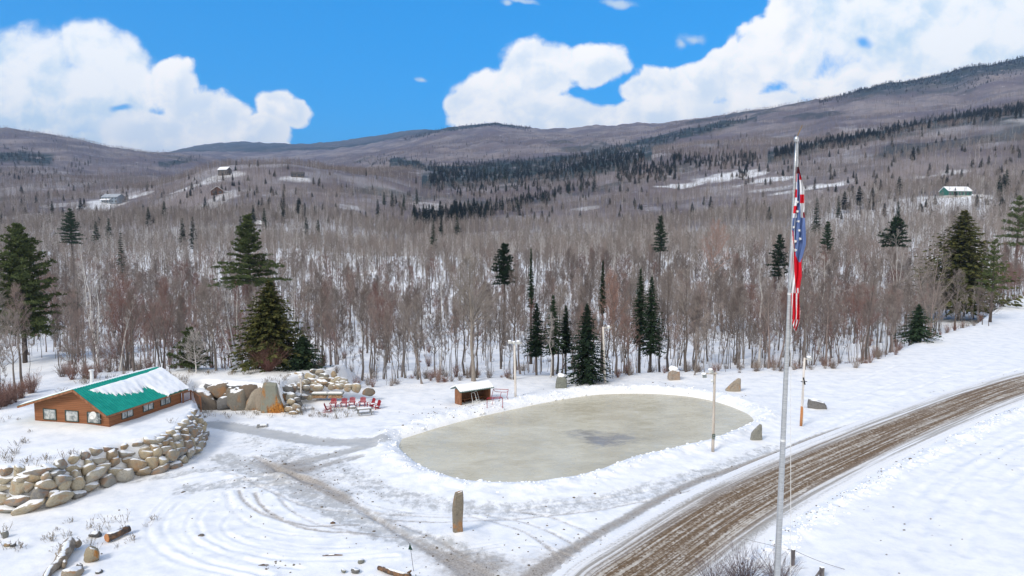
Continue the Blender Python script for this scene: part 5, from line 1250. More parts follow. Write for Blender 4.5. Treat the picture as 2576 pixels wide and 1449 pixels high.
pallet(660, 1071, 'small snowed over wooden frame lying beside the icy driveway'); pallet(885, 1025, 'low grey frame of planks in the middle of the chair circle', .9)

# ------------------------------------------------------------ lamp poles
def lamp_pole(ub, vb, ut, vt, rad, mat, lab, lamps, arm, extra=None, Y=None):
    if Y is None: q = G(ub, vb, 0); Y = q[1]
    a = AT(ub, vb, Y); a.z = H1(a.x, a.y)-.1; tp = AT(ut, vt, Y); t = empty('lamp_pole', a, 0, lab, 'lamp pole', 'wooden lamp poles around the rink'); d = tp-a
    B = MB(); n = 8; B.tube([d*(k/n) for k in range(n+1)], [rad*(1.15-.3*k/n) for k in range(n+1)], 12); B.build('pole', M[mat], t, True)
    if arm: B = MB(); B.bar(d+Vector((arm[0],0,-.12)), d+Vector((arm[1],-.1,-.12)), .1, .12); B.build('crossarm', M['weathered'], t)
    for (lx, lz, s) in lamps:
        s *= .78
        c = d+Vector((lx, -.15, lz)); B = MB(); B.add([c+Vector(p)*s for p in ((-.34,-.3,-.28),(.34,-.3,-.28),(.34,-.12,.22),(-.34,-.12,.22),(-.2,.3,-.1),(.2,.3,-.1),(.2,.3,.2),(-.2,.3,.2))], [(0,1,2,3),(5,4,7,6),(0,4,5,1),(1,5,6,2),(2,6,7,3),(3,7,4,0)])
        o = B.build('floodlight', M['white_metal'], t); B = MB(); B.add([c+Vector(p)*s for p in ((-.3,-.305,-.24),(.3,-.305,-.24),(.3,-.135,.18),(-.3,-.135,.18))], [(0,1,2,3)]); B.build('lens', M['glass'], o)
        o2 = rock('snow_cap', t, c+Vector((0, .02, .30*s)), (.8*s, .66*s, .42*s), 0, (0,0), ROCKS[2], M['snow'])
    if extra: extra(t, d)
    return t, d
def base_col(t, d):
    B = MB(); B.tube([d*0, d*.16], [.148, .143], 12); B.build('butt', M['orange_pole'], t, True)
    # small dark green number plate
    c = d*.205; k = .155
    B = MB(); B.box(c+Vector((0,-k,0)), (.27,.02,.50)); pl = B.build('number_plate', M['plate'], t)
    f = MB(); z0 = c.z; x0 = c.x; y0 = c.y-k-.013
    def seg(a, b2, w=.022): f.box((x0+(a[0]+b2[0])/2, y0, z0+(a[1]+b2[1])/2), (abs(a[0]-b2[0])+w, .004, abs(a[1]-b2[1])+w))
    # digits 2 and 0, with three short lines of small print above
    for q in (((-.10,-.03),(-.02,-.03)), ((-.02,-.03),(-.02,-.11)), ((-.10,-.11),(-.02,-.11)), ((-.10,-.11),(-.10,-.19)), ((-.10,-.19),(-.02,-.19)),
              ((.03,-.03),(.10,-.03)), ((.03,-.03),(.03,-.11)), ((.10,-.03),(.10,-.19)), ((.03,-.03),(.03,-.19)), ((.03,-.19),(.10,-.19))): seg(*q)
    for z in (.17, .12, .07): seg((-.09, z), (.09, z), .014)
    f.build('number', M['white_metal'], pl)
M['plate'] = simple('plate_green', (.012,.05,.03), rough=.5)
lamp_pole(1793, 1141, 1798, 936, .13, 'weathered', 'nearest grey lamp pole with a number plate and orange butt in front of the ice', [(-.42,.12,.8),(-1.02,-.3,.85),(-.28,-.82,.45)], (-1.1,.2), base_col)
def cable(t, d):
    B = MB(); B.tube([d*(k/14)+Vector((.16*math.cos(k*.55-1), -.17, 0)) for k in range(11)], .03, 6); B.build('conduit', M['white_metal'], t)
    B = MB(); B.bar(d*.66+Vector((-.3,-.1,0)), d*.66+Vector((.35,-.1,0)), .06); B.bar(d*.72+Vector((-.1,-.2,0)), d*.62+Vector((.1,-.2,0)), .12); B.build('bracket', M['black'], t)
    B = MB(); B.tube([d*0, d*.3], [.145, .138], 12); B.build('butt', M['orange_pole'], t, True)
lamp_pole(2015, 1073, 2024, 900, .125, 'pale_pole', 'tan lamp pole wrapped by a white conduit right of the flagpole', [(.42,-.05,.85)], (-.1,.4), cable)
lamp_pole(1297, 1002, 1294, 860, .14, 'pale_pole', 'pale lamp pole with three snow covered lamps behind the hockey goals', [(-.55,.0,.75),(.5,-.05,.85),(-.05,-.1,.7)], (-.8,.9))
lamp_pole(1522, 964, 1517, 822, .15, 'pale_pole', 'whitest lamp pole with one lamp to the right beside the full spruce', [(.75,-.05,.75)], (-.1,1.1))

# ------------------------------------------------------------ standing stones
def mat_rust():
    m, t, b = material('rust_face', .9, spec=.15); co = objco(t); z = t.node('ShaderNodeSeparateXYZ', {0:co}).outputs[2]
    n = t.noise(t.vm('MULTIPLY', co, (1.4,1,.55)), .9, 5, .65); n2 = t.noise(co, 4, 4, .7)
    c = t.mix(n2, (.17,.18,.145), (.30,.30,.25)); k = t.ramp(t.m('ADD', t.m('MULTIPLY', n, 2.4), t.m('MULTIPLY', z, -.12)), .85, 1.35); c = t.mix(k, c, t.mix(t.ramp(n2, .35, .65), (.50,.22,.045), (.20,.075,.02)))
    t.l.new(c, b.inputs['Base Color']); bump(t, b, n2, .6, .1); return m
M['rust_face'] = mat_rust()
def slab_stone(name, outline, thick, mat, lab, u, v, rz=0, seed=1, cat='standing stone', group=None, Y=None, cap=0, jitter=.035):
    """outline in metres (x, z); worn, slightly swelling slab"""
    rg = np.random.default_rng(seed); out = smooth_line(list(outline)+[outline[0]], 3)[:-1] if len(outline) < 7 else list(outline); n = len(out); cx = sum(p[0] for p in out)/n; cz = sum(p[1] for p in out)/n
    V = []; F_ = []; rings = [(-1,.0),(-1,.55),(-1,.92),(-.55,1.03),(.0,1.05),(.55,1.03),(1,.92),(1,.55),(1,.0)]
    for yy, sc_ in rings:
        if sc_ == 0: V.append((cx+rg.normal()*.02, yy*thick/2, cz)); continue
        for p in out: V.append((cx+(p[0]-cx)*sc_+rg.normal()*jitter, yy*thick/2*(1 if abs(yy) == 1 and sc_ < .8 else .93)+rg.normal()*jitter, cz+(p[1]-cz)*sc_+rg.normal()*jitter))
    idx = []; c = 0
    for yy, sc_ in rings: idx.append((c, 1 if sc_ == 0 else n)); c += 1 if sc_ == 0 else n
    for k in range(len(rings)-1):
        (a, na), (b2, nb) = idx[k], idx[k+1]
        for i in range(n):
            j = (i+1) % n
            if na == 1: F_.append((a, b2+j, b2+i)[::-1])
            elif nb == 1: F_.append((a+i, a+j, b2)[::-1])
            else: F_.append((a+i, a+j, b2+j, b2+i)[::-1])
    me = mkmesh(name, V, F_, M[mat], False); bm = bmesh.new(); bm.from_mesh(me); bmesh.ops.recalc_face_normals(bm, faces=bm.faces); bmesh.ops.subdivide_edges(bm, edges=bm.edges[:], cuts=1, smooth=.15, use_grid_fill=True)
    for vv in bm.verts: vv.co += Vector(rg.normal(size=3))*jitter*.35
    bm.to_mesh(me); bm.free()
    q = G(u, v, 0); q = q if Y is None else (AT(u, v, Y).x, Y); g = H1(*q)
    if cap:
        t = empty(name, (q[0], q[1], g-.1), rz, lab, cat, group); link('stone', me, t); top = max(out, key=lambda p: p[1]); w_ = cap
        rock('snow_cap', t, (cx, 0, top[1]+cap*.10), (w_, thick*1.05, cap*.75), 0, (0,0), ROCKS[4], M['snow']); return t
    o = link(name, me); o.location = (q[0], q[1], g-.1); o.rotation_euler = (0, 0, rz); return tag(o, lab, cat, group)
gs = 'standing stones around the rink'
slab_stone('standing_stone', [(-.26,-.3),(.31,-.3),(.30,.6),(.36,1.6),(.38,2.6),(.30,2.83),(-.12,2.80),(-.24,2.5),(-.33,1.6),(-.31,.7)], .34, 'rust_slab', 'tallest thin brown slab standing alone between rink and road junction', 1152, 1347, R(20), 5, group=gs, jitter=.02)
slab_stone('standing_stone', [(-.66,-.2),(.66,-.2),(.68,.6),(.62,1.3),(.35,1.65),(-.35,1.65),(-.6,1.3),(-.69,.6)], .8, 'grey_stone', 'grey green rounded stone wearing a pointed cap of snow', 1412, 977, 0, 6, group=gs, cap=1.0)
slab_stone('standing_stone', [(-.7,-.2),(.82,-.2),(.80,.9),(.72,1.35),(-.3,1.45),(-.62,1.2),(-.75,.5)], .9, 'streak_stone', 'squat brown streaked stone with snow on its flat top by the woods', 1694, 955, .2, 7, group=gs, cap=1.35)
slab_stone('standing_stone', [(-.95,-.2),(.82,-.2),(.80,.9),(.78,1.72),(.45,1.75),(-.35,1.1),(-1.05,.35)], .6, 'tan_stone', 'tan triangular stone with its tip on the right', 1846, 984, .1, 8, group=gs, jitter=.03)
slab_stone('standing_stone', [(-1.0,-.3),(1.05,-.3),(.98,.35),(.62,.9),(-.2,1.05),(-.95,1.15),(-1.05,.5)], .8, 'dark_stone', 'dark grey low block with a ragged top beside the conduit lamp pole', 2056, 1027, -.2, 9, group=gs)
slab_stone('standing_stone', [(-.52,-.3),(.62,-.2),(.60,.8),(.52,1.62),(.40,1.6),(.0,1.25),(-.40,.8),(-.55,.2)], .35, 'grey_stone', 'fin shaped grey stone at the near right rim of the ice', 1901, 1110, .15, 10, group=gs, jitter=.022)

p = AT(684, 1044, 76.6); o = slab_stone('boulder', [(-1.15,-.4),(1.75,-.6),(1.6,.1),(.75,2.2),(.62,3.35),(-.75,3.45),(-.9,2.6)], .9, 'rust_face', None, 684, 1044, .08, 14, Y=76.6, cat=None, jitter=.03)
o.parent = bpy.data.objects['rock_ledge']; o['label'] = 'tallest slab with orange rust stains'
# ------------------------------------------------------------ flagpole and flag
FY = 28.0
f0 = AT(1952.5, 1500, FY); ft = AT(2003.3, 357, FY); dd = (ft-f0)/(ft.z-f0.z)
fb_ = f0-dd*(f0.z-(H1(f0.x, FY)-.2)); t = empty('flagpole', fb_, 0, 'very tall tapered silver flagpole rising past the road, its flag hanging limp', 'flagpole')
D = ft-fb_; B = MB(); n = 24; B.tube([D*(k/n) for k in range(n+1)], [.155-.105*(k/n)**1.15 for k in range(n+1)], 20); B.build('pole', M['galv'], t, True)
B = MB()
for k in (6, 12, 18): B.tube([D*(k/n)-Vector((0,0,.04)), D*(k/n)+Vector((0,0,.04))], [.162-.105*(k/n)**1.15]*2, 20)
B.build('joint_bands', M['white_metal'], t)
B = MB(); B.tube([D+Vector((0,0,z)) for z in (0,.05,.1,.18,.24)], [.07,.09,.10,.085,.03], 14); B.build('truck_cap', M['galv'], t, True)
B = MB(); B.tube([D+Vector((.02,0,.2)), D+Vector((.22,0,.68))], [.018,.008], 6); B.build('finial_rod', M['brass'], t)
B = MB(); hx = lambda v: AT(1932+.3677*np.interp(v, [326, 430, 560, 700, 860], [196, 194, 172, 160, 146])+3.5, v, FY-.1)-fb_
B.tube([hx(v) for v in (350, 420, 500, 600, 700, 840, 1000, 1449)], .012, 5); B.build('halyard', M['white_metal'], t)
YS = [255,300,370,420,500,560,620,680,780,860,900,1000,1080,1130,1200,1250,1330,1372]
XLs = [196,190,188,183,178,172,168,166,163,160,158,155,151,149,155,160,161,173]; XRs = [203,213,226,234,236,234,238,239,241,223,215,216,204,200,203,207,201,186]
def flag_col(x, y):
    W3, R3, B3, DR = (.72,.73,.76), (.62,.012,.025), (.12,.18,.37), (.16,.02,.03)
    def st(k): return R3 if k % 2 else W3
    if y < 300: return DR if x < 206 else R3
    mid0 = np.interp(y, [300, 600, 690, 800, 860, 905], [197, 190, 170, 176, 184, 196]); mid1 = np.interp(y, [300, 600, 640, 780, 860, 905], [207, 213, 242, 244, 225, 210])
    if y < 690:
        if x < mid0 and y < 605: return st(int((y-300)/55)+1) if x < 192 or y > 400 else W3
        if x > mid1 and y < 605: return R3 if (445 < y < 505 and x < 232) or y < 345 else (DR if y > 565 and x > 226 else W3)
        if x >= mid0 or y < 690: return B3
    if y < 905:
        if mid0 <= x <= mid1: return B3
        if x > mid1: return R3
        return R3 if x > np.interp(y, [690, 905], [165, 172]) else W3
    if y < 1120: 
        return W3 if x < np.interp(y, [905, 1120], [172, 182]) or (1085 < y and 190 < x < 197) else R3
    k = (x-150)/8.0+y*.004
    if y > 1300: return W3 if math.sin(k*3.4+y*.09) > .1 else R3
    return W3 if math.sin(k*2.1+1.2) > .55 else R3
nx_, ny_ = 44, 260; V = []; colr = []
for j in range(ny_):
    y = 255+(1376-255)*j/(ny_-1); xl = np.interp(y, YS, XLs); xr = np.interp(y, YS, XRs); rag = 2.0*math.sin(y*.31)+1.6*math.sin(y*.77) if y > 1080 else .6*math.sin(y*.12)
    for i in range(nx_):
        s = i/(nx_-1); x = xl-rag*.3+(xr-xl+rag)*s; ph = s*math.pi*4.6+y*.006+.8*math.sin(y*.011); dep = .085*math.sin(ph)+.03*math.sin(ph*2.3+y*.02)
        p = AT(1932+.3677*x, 326+.3677*y, FY-.12+dep); V.append((p.x, p.y, p.z)); colr.append((*flag_col(x, y), 1))
V = np.array(V); V[:,0] = np.where(1, V[:,0]+(V[:,0]-V[:,0].min())*.22, 0); org = V[nx_//2].copy(); i = np.arange(ny_-1)[:,None]*nx_+np.arange(nx_-1)[None,:]; Q = np.stack([i, i+nx_, i+nx_+1, i+1], -1).reshape(-1, 4)
# both faces of the cloth
V2 = V+np.array((0, .012, 0)); Q2 = Q[:, ::-1]+len(V); me = npmesh('flag_cloth', np.concatenate([V, V2])-org, np.concatenate([Q, Q2]), None)
a = me.attributes.new('dye', 'FLOAT_COLOR', 'POINT'); a.data.foreach_set('color', np.array(colr+colr, np.float32).ravel())
m, t2, b2 = material('flag_cloth', .8, spec=.1); at = t2.node('ShaderNodeAttribute', attribute_name='dye'); t2.l.new(at.outputs['Color'], b2.inputs['Base Color']); me.materials.append(m)
fe = empty('flag', org, 0, 'limp tattered red, white and blue flag with stars hanging upside down', 'flag'); link('cloth', me, fe)
B = MB()
for x, y in ((203,495),(204,560),(210,628),(215,690),(222,748),(190,765),(193,825),(176,668)):
    c = AT(1932+.3677*x, 326+.3677*y, FY-.225); r1 = .062; pts = []
    for k in range(10): a_ = math.pi/2+.35+k*math.pi/5; r_ = r1 if k % 2 == 0 else r1*.42; pts.append(c+Vector((r_*math.cos(a_), 0, r_*math.sin(a_)))-Vector(org))
    nn = len(pts); B.add([c-Vector(org)-Vector((0,.01,0))]+pts+[p+Vector((0,.13,0)) for p in pts], [(0, 1+(k+1)%nn, 1+k) for k in range(nn)]+[(1+k, 1+(k+1)%nn, 1+nn+(k+1)%nn, 1+nn+k) for k in range(nn)])
B.build('stars', M['white_cloth'] if 'white_cloth' in M else M['white_metal'], fe)

# ------------------------------------------------------------ fence posts, wire and thicket at the bottom edge
def fence_post(u, v, Y, w_, lab):
    tp = AT(u, v, Y); g = H1(tp.x, Y); t = empty('fence_post', (tp.x, Y, g), R(20), lab, 'fence post', 'posts of the wire fence'); B = MB(); h = tp.z-g
    B.box((0,0,h/2-.2), (w_, w_, h+.4-.03)); B.build('post', M['dark_post'], t); B = MB(); B.box((0,0,h+.01), (w_*1.12, w_*1.12, .05), taper=.6); B.build('cap', M['snow'], t)
    if u > 2000: B = MB(); B.bar((-.05,0,h-.15), (-.55,.1,-.1), .09); B.build('brace', M['dark_post'], t)
    return tp
M['dark_post'] = simple('dark_post', (.09,.08,.085), (.19,.175,.17), 6, stretch=(1,1,.2))
p1 = fence_post(1995, 1381, 41, .19, 'taller dark fence post right of the flagpole at the bottom edge'); p2 = fence_post(2068, 1426, 39.5, .2, 'braced fence post at the bottom edge, right of the taller one')
B = MB(); a = p1+Vector((0,0,-.05)); e = AT(2125, 1432, 40.5)
B.tube([a+(e-a)*k/8-Vector((0,0,.10*math.sin(k/8*math.pi))) for k in range(9)], .014, 5); B.tube([a+Vector((-3,1,.35))*(1-k/5)-Vector((0,0,.05)) for k in range(6)], .012, 5); o = B.build('fence_wire', M['dark_post']); tag(o, 'thin wire running from the taller fence post down the snow', 'wire')
M['thicket'] = mat_bark('thicket', (.13,.10,.115), (.17,.135,.14))
for u, v, Y, s, lab in ((1868,1520,38.6,1.0,'dark leafless bush at the bottom edge left of the flagpole'),(1800,1545,37.8,.9,'smaller dark leafless bush farthest left at the bottom edge'),(1955,1525,38.6,.85,'dark leafless bush at the flagpole foot by the fence post')):
    a = AT(u, v, Y); o = link('bare_bush', shrub_mesh(int(u), M['thicket'], 2.5*s, 1.3, 95)); o.location = (a.x, Y, H1(a.x, Y)-.1); tag(o, lab, 'bush')
# ------------------------------------------------------------ driftwood and stones at the lower left
def at0(u, v, h=0): q = G(u, v, h); return Vector((q[0], q[1], H1(*q)+h))
t = empty('driftwood', at0(160, 1400), 0, 'twisted grey driftwood trunk curving out of the snow at the lower left', 'driftwood'); o0 = t.location
def rel(*p): return [at0(u, v, h)-o0 for u, v, h in p]
B = MB(); B.tube(smooth_line(rel((112,1462,.2),(124,1436,.25),(146,1416,.3),(158,1400,.4),(170,1378,.45),(182,1366,.5),(199,1372,.4)), 4), [.18,.2,.22,.22,.22,.25,.26,.28,.30,.32,.34,.36,.36,.38,.40,.42,.42,.42,.40,.40,.36,.34,.30,.26,.22][:25], 10); B.build('trunk', M['driftwood'], t, True)
B = MB(); B.tube(rel((166,1404,.4),(150,1402,.55),(140,1392,.65)), [.22,.14,.05], 8); B.build('root', M['driftwood'], t, True)
B = MB(); B.tube(rel((158,1398,.3),(162,1418,.25),(160,1428,.1)), [.2,.16,.1], 8); B.build('root', M['driftwood'], t, True)
t = empty('log_chunk', at0(294, 1356), 0, 'short broken log, orange at the near end and black at the far end', 'log'); B = MB(); B.tube(rel2 if False else [Vector((-.35,-.5,.3)), Vector((-.1,-.1,.32)), Vector((.45,.75,.4))], [.30,.26,.24], 9); B.build('bark', M['log_bark'], t, True)
B = MB(); B.tube([Vector((-.37,-.54,.3)), Vector((-.355,-.51,.3))], [.27,.29], 9); B.build('cut_end', M['orange_pole'], t)
def single_rock(u, v, wpx, hpx, mt, lab, tall=1.0, seed=0, nm='rock'):
    q = at0(u, v); k = q.y/F; o = link(nm, SLABS[seed % 9] if SLABS[seed % 9].materials[0] == M[mt] else None) if False else rock(nm, None, q+Vector((0,0,hpx*k*.3)), (wpx*k, wpx*k*.8, hpx*k*tall), seed*1.3, (.1*math.sin(seed), .1*math.cos(seed)), SLABS[seed % 9], M[mt])
    return tag(o, lab, 'rock')
single_rock(231, 1412, 44, 44, 'rust_stone', 'angular orange streaked rock with a snow cap at the lower left', 1.2, 2)
single_rock(181, 1450, 56, 32, 'tan_stone', 'broad tan rock cut by the bottom edge below the driftwood', 1, 3)
single_rock(202, 1432, 24, 22, 'dark_stone', 'small grey rock between the driftwood and the orange streaked rock', 1, 4)
single_rock(240, 1350, 32, 22, 'dark_stone', 'small dark rock under snow behind the broken log', 1, 5)
single_rock(13, 1352, 18, 24, 'grey_stone', 'small grey rock at the left frame edge', 1, 6)
single_rock(19, 1372, 22, 12, 'rust_stone', 'flat brown rock near the left frame edge', 1, 7); single_rock(33, 1374, 16, 12, 'dark_stone', 'little dark rock touching the flat brown one', 1, 8)
single_rock(250, 1442, 22, 10, 'dark_stone', 'flat dark rock right of the broad tan rock at the bottom edge', 1, 1)
single_rock(894, 1440, 26, 16, 'dark_stone', 'smooth dark rock at the bottom edge left of the long log', 1, 2); single_rock(908, 1416, 20, 14, 'grey_stone', 'grey rock on the snow mound above the smooth dark one', 1, 3); single_rock(865, 1440, 18, 13, 'grey_stone', 'small snowy rock leftmost on the bottom mound', 1, 4)
t = empty('fallen_log', at0(993, 1440), 0, 'long brown log half buried on the bottom edge mound', 'log'); o0 = t.location
B = MB(); B.tube(rel((952,1428,.1),(975,1434,.2),(1000,1442,.2),(1030,1452,.25)), [.12,.18,.2,.2], 9); B.build('bark', M['log_bark'], t, True)
B = MB(); B.tube(rel((1024,1446,.3),(1034,1436,.6)), [.1,.06], 6); B.build('branch_stub', M['log_bark'], t, True)
t = empty('marker_stake', at0(1041, 1437), 0, 'thin leaning stake with a small green pennant above the long log', 'stake'); a = AT(1041, 1437, t.location.y)-t.location; e = AT(1031, 1366, t.location.y)-t.location
B = MB(); B.tube([a-Vector((0,0,.1)), e], .018, 6); B.build('stake', M['dark_post'], t); B = MB(); B.add([e+Vector(p) for p in ((0,-.02,0),(.17,-.02,-.45),(-.10,-.02,-.40),(.02,.04,-.2))], [(0,2,3),(0,3,1),(3,2,1),(0,1,2)]); B.build('pennant', M['plate'], t)
for u, v, w_, lab in ((836, 1401, 52, 'thin dark stick lying across the snow swirls'), (837, 1318, 12, 'small brown clod in the middle of the yard tracks'), (662, 1421, 26, 'dark twig bits beside the lowest tyre swirl')):
    q = at0(u, v); k = q.y/F; B = MB(); B.tube([(-w_*k/2,0,.03),(0,.05,.06),(w_*k/2,.06,.04)], [.03,.06,.03] if w_ > 20 else [.08,.13,.06], 6); o = B.build('stick', M['log_bark']); o.location = q; tag(o, lab, 'stick')

# ------------------------------------------------------------ far houses
M['blue_wall'] = simple('blue_wall', (.20,.25,.31), (.26,.31,.37), .3); M['brown_wall'] = simple('brown_wall', (.10,.05,.035), (.15,.085,.06), .4); M['dark_wall'] = simple('dark_wall', (.07,.06,.055), (.11,.10,.09), .4)
M['green_wall'] = simple('green_wall', (.03,.14,.11), (.04,.17,.13), .3); M['concrete'] = simple('concrete', (.5,.48,.45), (.6,.58,.55), .6); M['grey_roof'] = simple('grey_roof', (.30,.33,.37), (.40,.43,.47), .3)
def far_house(name, label, u0, u1, vb, vt, yaw, wall, roofm, wins=4, floors=2, ratio=.6, rooff=.35, extra=None, front_gable=False, yy=None):
    p = hit((u0+u1)/2, vb) if yy is None else None
    if p is None: p = ((AT((u0+u1)/2, vb, yy)).x, yy)
    k = p[1]/F; W = (u1-u0)*k; Hh = (vb-vt)*k; g = AT((u0+u1)/2, vb, p[1]).z; t = empty(name, (p[0], p[1], g), yaw, label, 'house'); hw = Hh*(1-rooff); D_ = W*ratio
    B = MB()
    if front_gable: B.prism([(-W/2,-6),(W/2,-6),(W/2,hw),(0,Hh),(-W/2,hw)], -D_/2, D_/2)
    else:
        B.box((0,0,hw/2-3), (W, D_, hw+6)); B.add([(-W/2,-D_/2,hw),(-W/2,D_/2,hw),(-W/2,0,Hh-.1),(W/2,-D_/2,hw),(W/2,D_/2,hw),(W/2,0,Hh-.1)], [(0,2,1),(3,4,5)])
    B.build('wall', M[wall], t); B = MB(); o_ = .6; th = .35
    if front_gable: a_, b_2, y0, y1 = (-W/2-o_, hw-.2), (W/2+o_, hw-.2), -D_/2-o_, D_/2+o_; segs = [((a_[0], y0, a_[1]), (0, y0, Hh+.1), (0, y1, Hh+.1), (a_[0], y1, a_[1])), ((0, y0, Hh+.1), (b_2[0], y0, b_2[1]), (b_2[0], y1, b_2[1]), (0, y1, Hh+.1))]
    else: segs = [((-W/2-o_,-D_/2-o_,hw-.2),(W/2+o_,-D_/2-o_,hw-.2),(W/2+o_,0,Hh+.1),(-W/2-o_,0,Hh+.1)), ((-W/2-o_,0,Hh+.1),(W/2+o_,0,Hh+.1),(W/2+o_,D_/2+o_,hw-.2),(-W/2-o_,D_/2+o_,hw-.2))]
    for q in segs:
        lo = [Vector(c) for c in q]; hi = [c+Vector((0,0,th)) for c in lo]; B.add(lo+hi, [(3,2,1,0),(4,5,6,7),(0,1,5,4),(1,2,6,5),(2,3,7,6),(3,0,4,7)])
    B.build('roof', M[roofm], t)
    for f in range(floors):
        for i in range(wins):
            x = -W/2+W*(i+.5)/wins; z = hw*(f+.35)/floors; w_ = W/wins*.5; h_ = hw/floors*.45; B = MB(); B.box((x, -D_/2-.04, z+h_/2), (w_, .1, h_)); B.build('window', M['pane_dark'], t)
    if extra: extra(t, W, D_, hw, Hh)
    return t
M['pane_dark'] = simple('pane_dark', (.03,.04,.05), (.10,.12,.14), .5, rough=.2)
def porch(t, W, D_, hw, Hh):
    B = MB(); B.add([(-W*.5,-D_/2-3.2,hw*.50),(W*.1,-D_/2-3.2,hw*.50),(W*.1,-D_/2,hw*.68),(-W*.5,-D_/2,hw*.68),(-W*.5,-D_/2-3.2,hw*.56),(W*.1,-D_/2-3.2,hw*.56),(W*.1,-D_/2,hw*.74),(-W*.5,-D_/2,hw*.74)], [(3,2,1,0),(4,5,6,7),(0,1,5,4),(1,2,6,5),(3,0,4,7)]); B.build('porch_roof', M['snow'], t)
    B = MB(); [B.bar((x*W, -D_/2-3, -1), (x*W, -D_/2-3, hw*.5), .3) for x in (-.48, -.28, -.1, .08)]; B.build('porch_posts', M['white_metal'], t)
def wing(t, W, D_, hw, Hh):
    B = MB(); B.box((W*.72, 0, hw*.3), (W*.5, D_*.8, hw*.6)); B.build('wing_wall', M['dark_wall'], t); B = MB(); B.box((W*.74, 0, hw*.66), (W*.58, D_*.95, hw*.14), taper=.85); B.build('wing_roof', M['snow'], t)
far_house('farmhouse', 'pale blue two storey house with a white porch roof on the left slope', 263, 309, 511, 489, R(-12), 'blue_wall', 'grey_roof', 5, 2, extra=porch)
far_house('lodge_house', 'brown gabled chalet with snowy roofs on the white knoll of the left hill', 532, 560, 489, 470, R(25), 'brown_wall', 'snow', 2, 1, ratio=1.1, rooff=.55, front_gable=True, extra=wing)
far_house('hill_house', 'dark house with a snow roof near the top of the left hill', 552, 580, 440, 421, R(-20), 'dark_wall', 'snow', 3, 2, extra=None)
far_house('ridge_house', 'long dark house half hidden by trees right of the left hill top', 734, 764, 447, 433, R(10), 'dark_wall', 'dark_wall', 4, 1)
far_house('cottage', 'snow roofed cottage lost among trees behind the layered white pine', 634, 660, 569, 556, R(15), 'dark_wall', 'snow', 2, 1, rooff=.6)
def found(t, W, D_, hw, Hh):
    B = MB(); B.box((0, -.3, hw*.08-3), (W*1.03, D_*1.02, hw*.36+6)); B.build('foundation', M['concrete'], t)
far_house('green_barn', 'long green barn with a white roof above the woods at right', 2372, 2434, 496, 471, R(6), 'green_wall', 'snow', 6, 1, ratio=.5, rooff=.42, extra=found)
far_house('garden_shed', 'small snow covered hut right of the green barn', 2448, 2470, 500, 490, R(-10), 'concrete', 'snow', 2, 1, rooff=.5)

# ------------------------------------------------------------ lumps of snow and clods of dirt
rg = np.random.default_rng(77)
lump = [rock_mesh(401+i, 2, 9, .15, .9, M['snow'], 'lump') for i in range(3)]; clod = [rock_mesh(411+i, 2, 7, .15, 1.2, M['clod'] if 'clod' in M else M['dark_clod'] if 'dark_clod' in M else simple('clod', (.10,.085,.07), (.22,.19,.16), 9), 'clod') for i in range(2)]
def quadify(me):
    v = np.empty(len(me.vertices)*3, np.float32); me.vertices.foreach_get('co', v); q = np.empty(len(me.loops), np.int32); me.loops.foreach_get('vertex_index', q); q = q.reshape(-1, 3); return v.reshape(-1, 3), q
def scatter_tri(name, P, s, idx, meshes, label, cat):
    V = []; Q = []; n = 0; cache = [quadify(m_) for m_ in meshes]
    for p, sc_, k in zip(P, s, idx):
        v, q = cache[k]; a = rg.uniform(0, 6.28); ca, sa = math.cos(a), math.sin(a); w = v*np.array((sc_*rg.uniform(.7, 1.3), sc_, sc_*.6)); w = np.stack([w[:,0]*ca-w[:,1]*sa, w[:,0]*sa+w[:,1]*ca, w[:,2]], -1)+p; V.append(w); Q.append(q+n); n += len(v)
    o = link(name, npmesh(name, np.concatenate(V), np.concatenate(Q), meshes[0].materials[0])); return tag(o, label, cat, kind='stuff')
RP = np.array(RINK); N_ = 600; sl_ = np.hypot(*(RP[(np.arange(len(RP))+1)%len(RP)]-RP).T); k = rg.choice(len(RP), N_, p=sl_/sl_.sum()); f = rg.random(N_)[:,None]; q = RP[k]*(1-f)+RP[(k+1)%len(RP)]*f; c = RP.mean(0); d = q-c; d /= np.linalg.norm(d, axis=1)[:,None]; q = q+d*np.abs(rg.normal(1.1, .9, N_))[:,None]
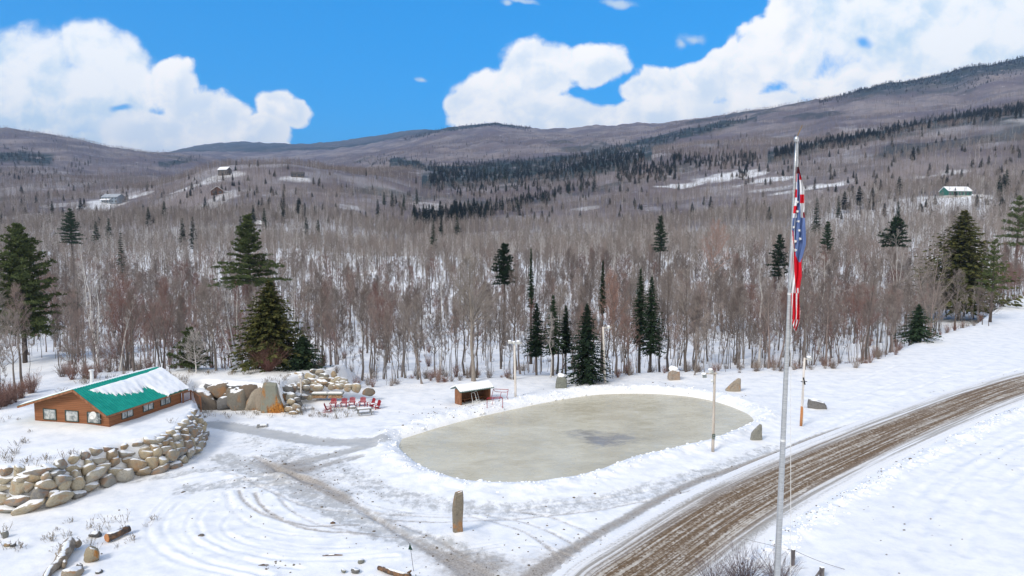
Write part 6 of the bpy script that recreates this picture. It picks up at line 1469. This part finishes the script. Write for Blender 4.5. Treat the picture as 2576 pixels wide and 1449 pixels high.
rc = np.array(RC); N2 = 900; k2 = rg.integers(0, len(rc)-1, N2); f = rg.random(N2)[:,None]; q2 = rc[k2]*(1-f)+rc[k2+1]*f; dr = rc[k2+1]-rc[k2]; dr /= np.linalg.norm(dr, axis=1)[:,None]+1e-9; q2 = q2+np.stack([dr[:,1], -dr[:,0]], -1)*rg.normal(5.1, .5, N2)[:,None]
gx = np.array([G(u, v) for u, v in zip(rg.uniform(560, 700, 120), rg.uniform(1130, 1180, 120))]); gx2 = np.array([G(u, v) for u, v in zip(rg.uniform(1060, 1320, 260), rg.normal(1012, 9, 260)+ (0))])
q = np.concatenate([q, q2]); s = np.exp(rg.normal(-2.5, .42, len(q)))
scatter_tri('snow_lumps', np.concatenate([q, (height(q[:,0], q[:,1])+.01)[:,None]], 1), s, rg.integers(0, 3, len(q)), lump, 'broken lumps of snow along the banks and the ploughed ridge', 'snow')
cl = []
for (u, v), r, n in (((740,1182),2.6,70),((690,1165),2.2,50),((800,1225),2.4,60),((620,1170),1.8,24),((1150,1430),3.0,70),((1000,1340),2,24),((540,1290),3,20),((700,1421),.7,14),((880,1255),1.6,30),((480,1400),3.5,10),((1290,985),2.5,20),((1180,1030),2.5,40),((1110,1045),2.5,40),((1680,965),1.6,16),((1800,990),2.5,14),((1330,1360),2,12),((1050,1090),2.0,20),((1900,1190),3,16),((2560,1170),3,20),((2200,1330),3,12),((2350,1280),4,10),((1500,1330),4,30),((1420,1400),3,40)):
    c = G(u, v); cl += [(c[0]+rg.normal()*r, c[1]+rg.normal()*r) for _ in range(n)]
for kk_ in range(420):
    i = rg.integers(0, len(rc)-1); dr = rc[i+1]-rc[i]; dr /= np.linalg.norm(dr)+1e-9; o_ = rg.choice((-1, 1))*rg.normal(3.9, .7) if rg.random() < .5 else rg.normal(4.6, .4); p = rc[i]+(rc[i+1]-rc[i])*rg.random()+np.array((dr[1], -dr[0]))*o_; cl.append(tuple(p))
cl = np.array(cl); inr = sdist(cl[:,0], cl[:,1], RINK) < -.3; cl = cl[inr]
scatter_tri('dirt_clods', np.concatenate([cl, (height(cl[:,0], cl[:,1])+.01)[:,None]], 1), np.exp(rg.normal(-3.05, .4, len(cl))), rg.integers(0, 2, len(cl)), clod, 'small dark clods of dirt scattered on the snow', 'dirt')
build_haze()
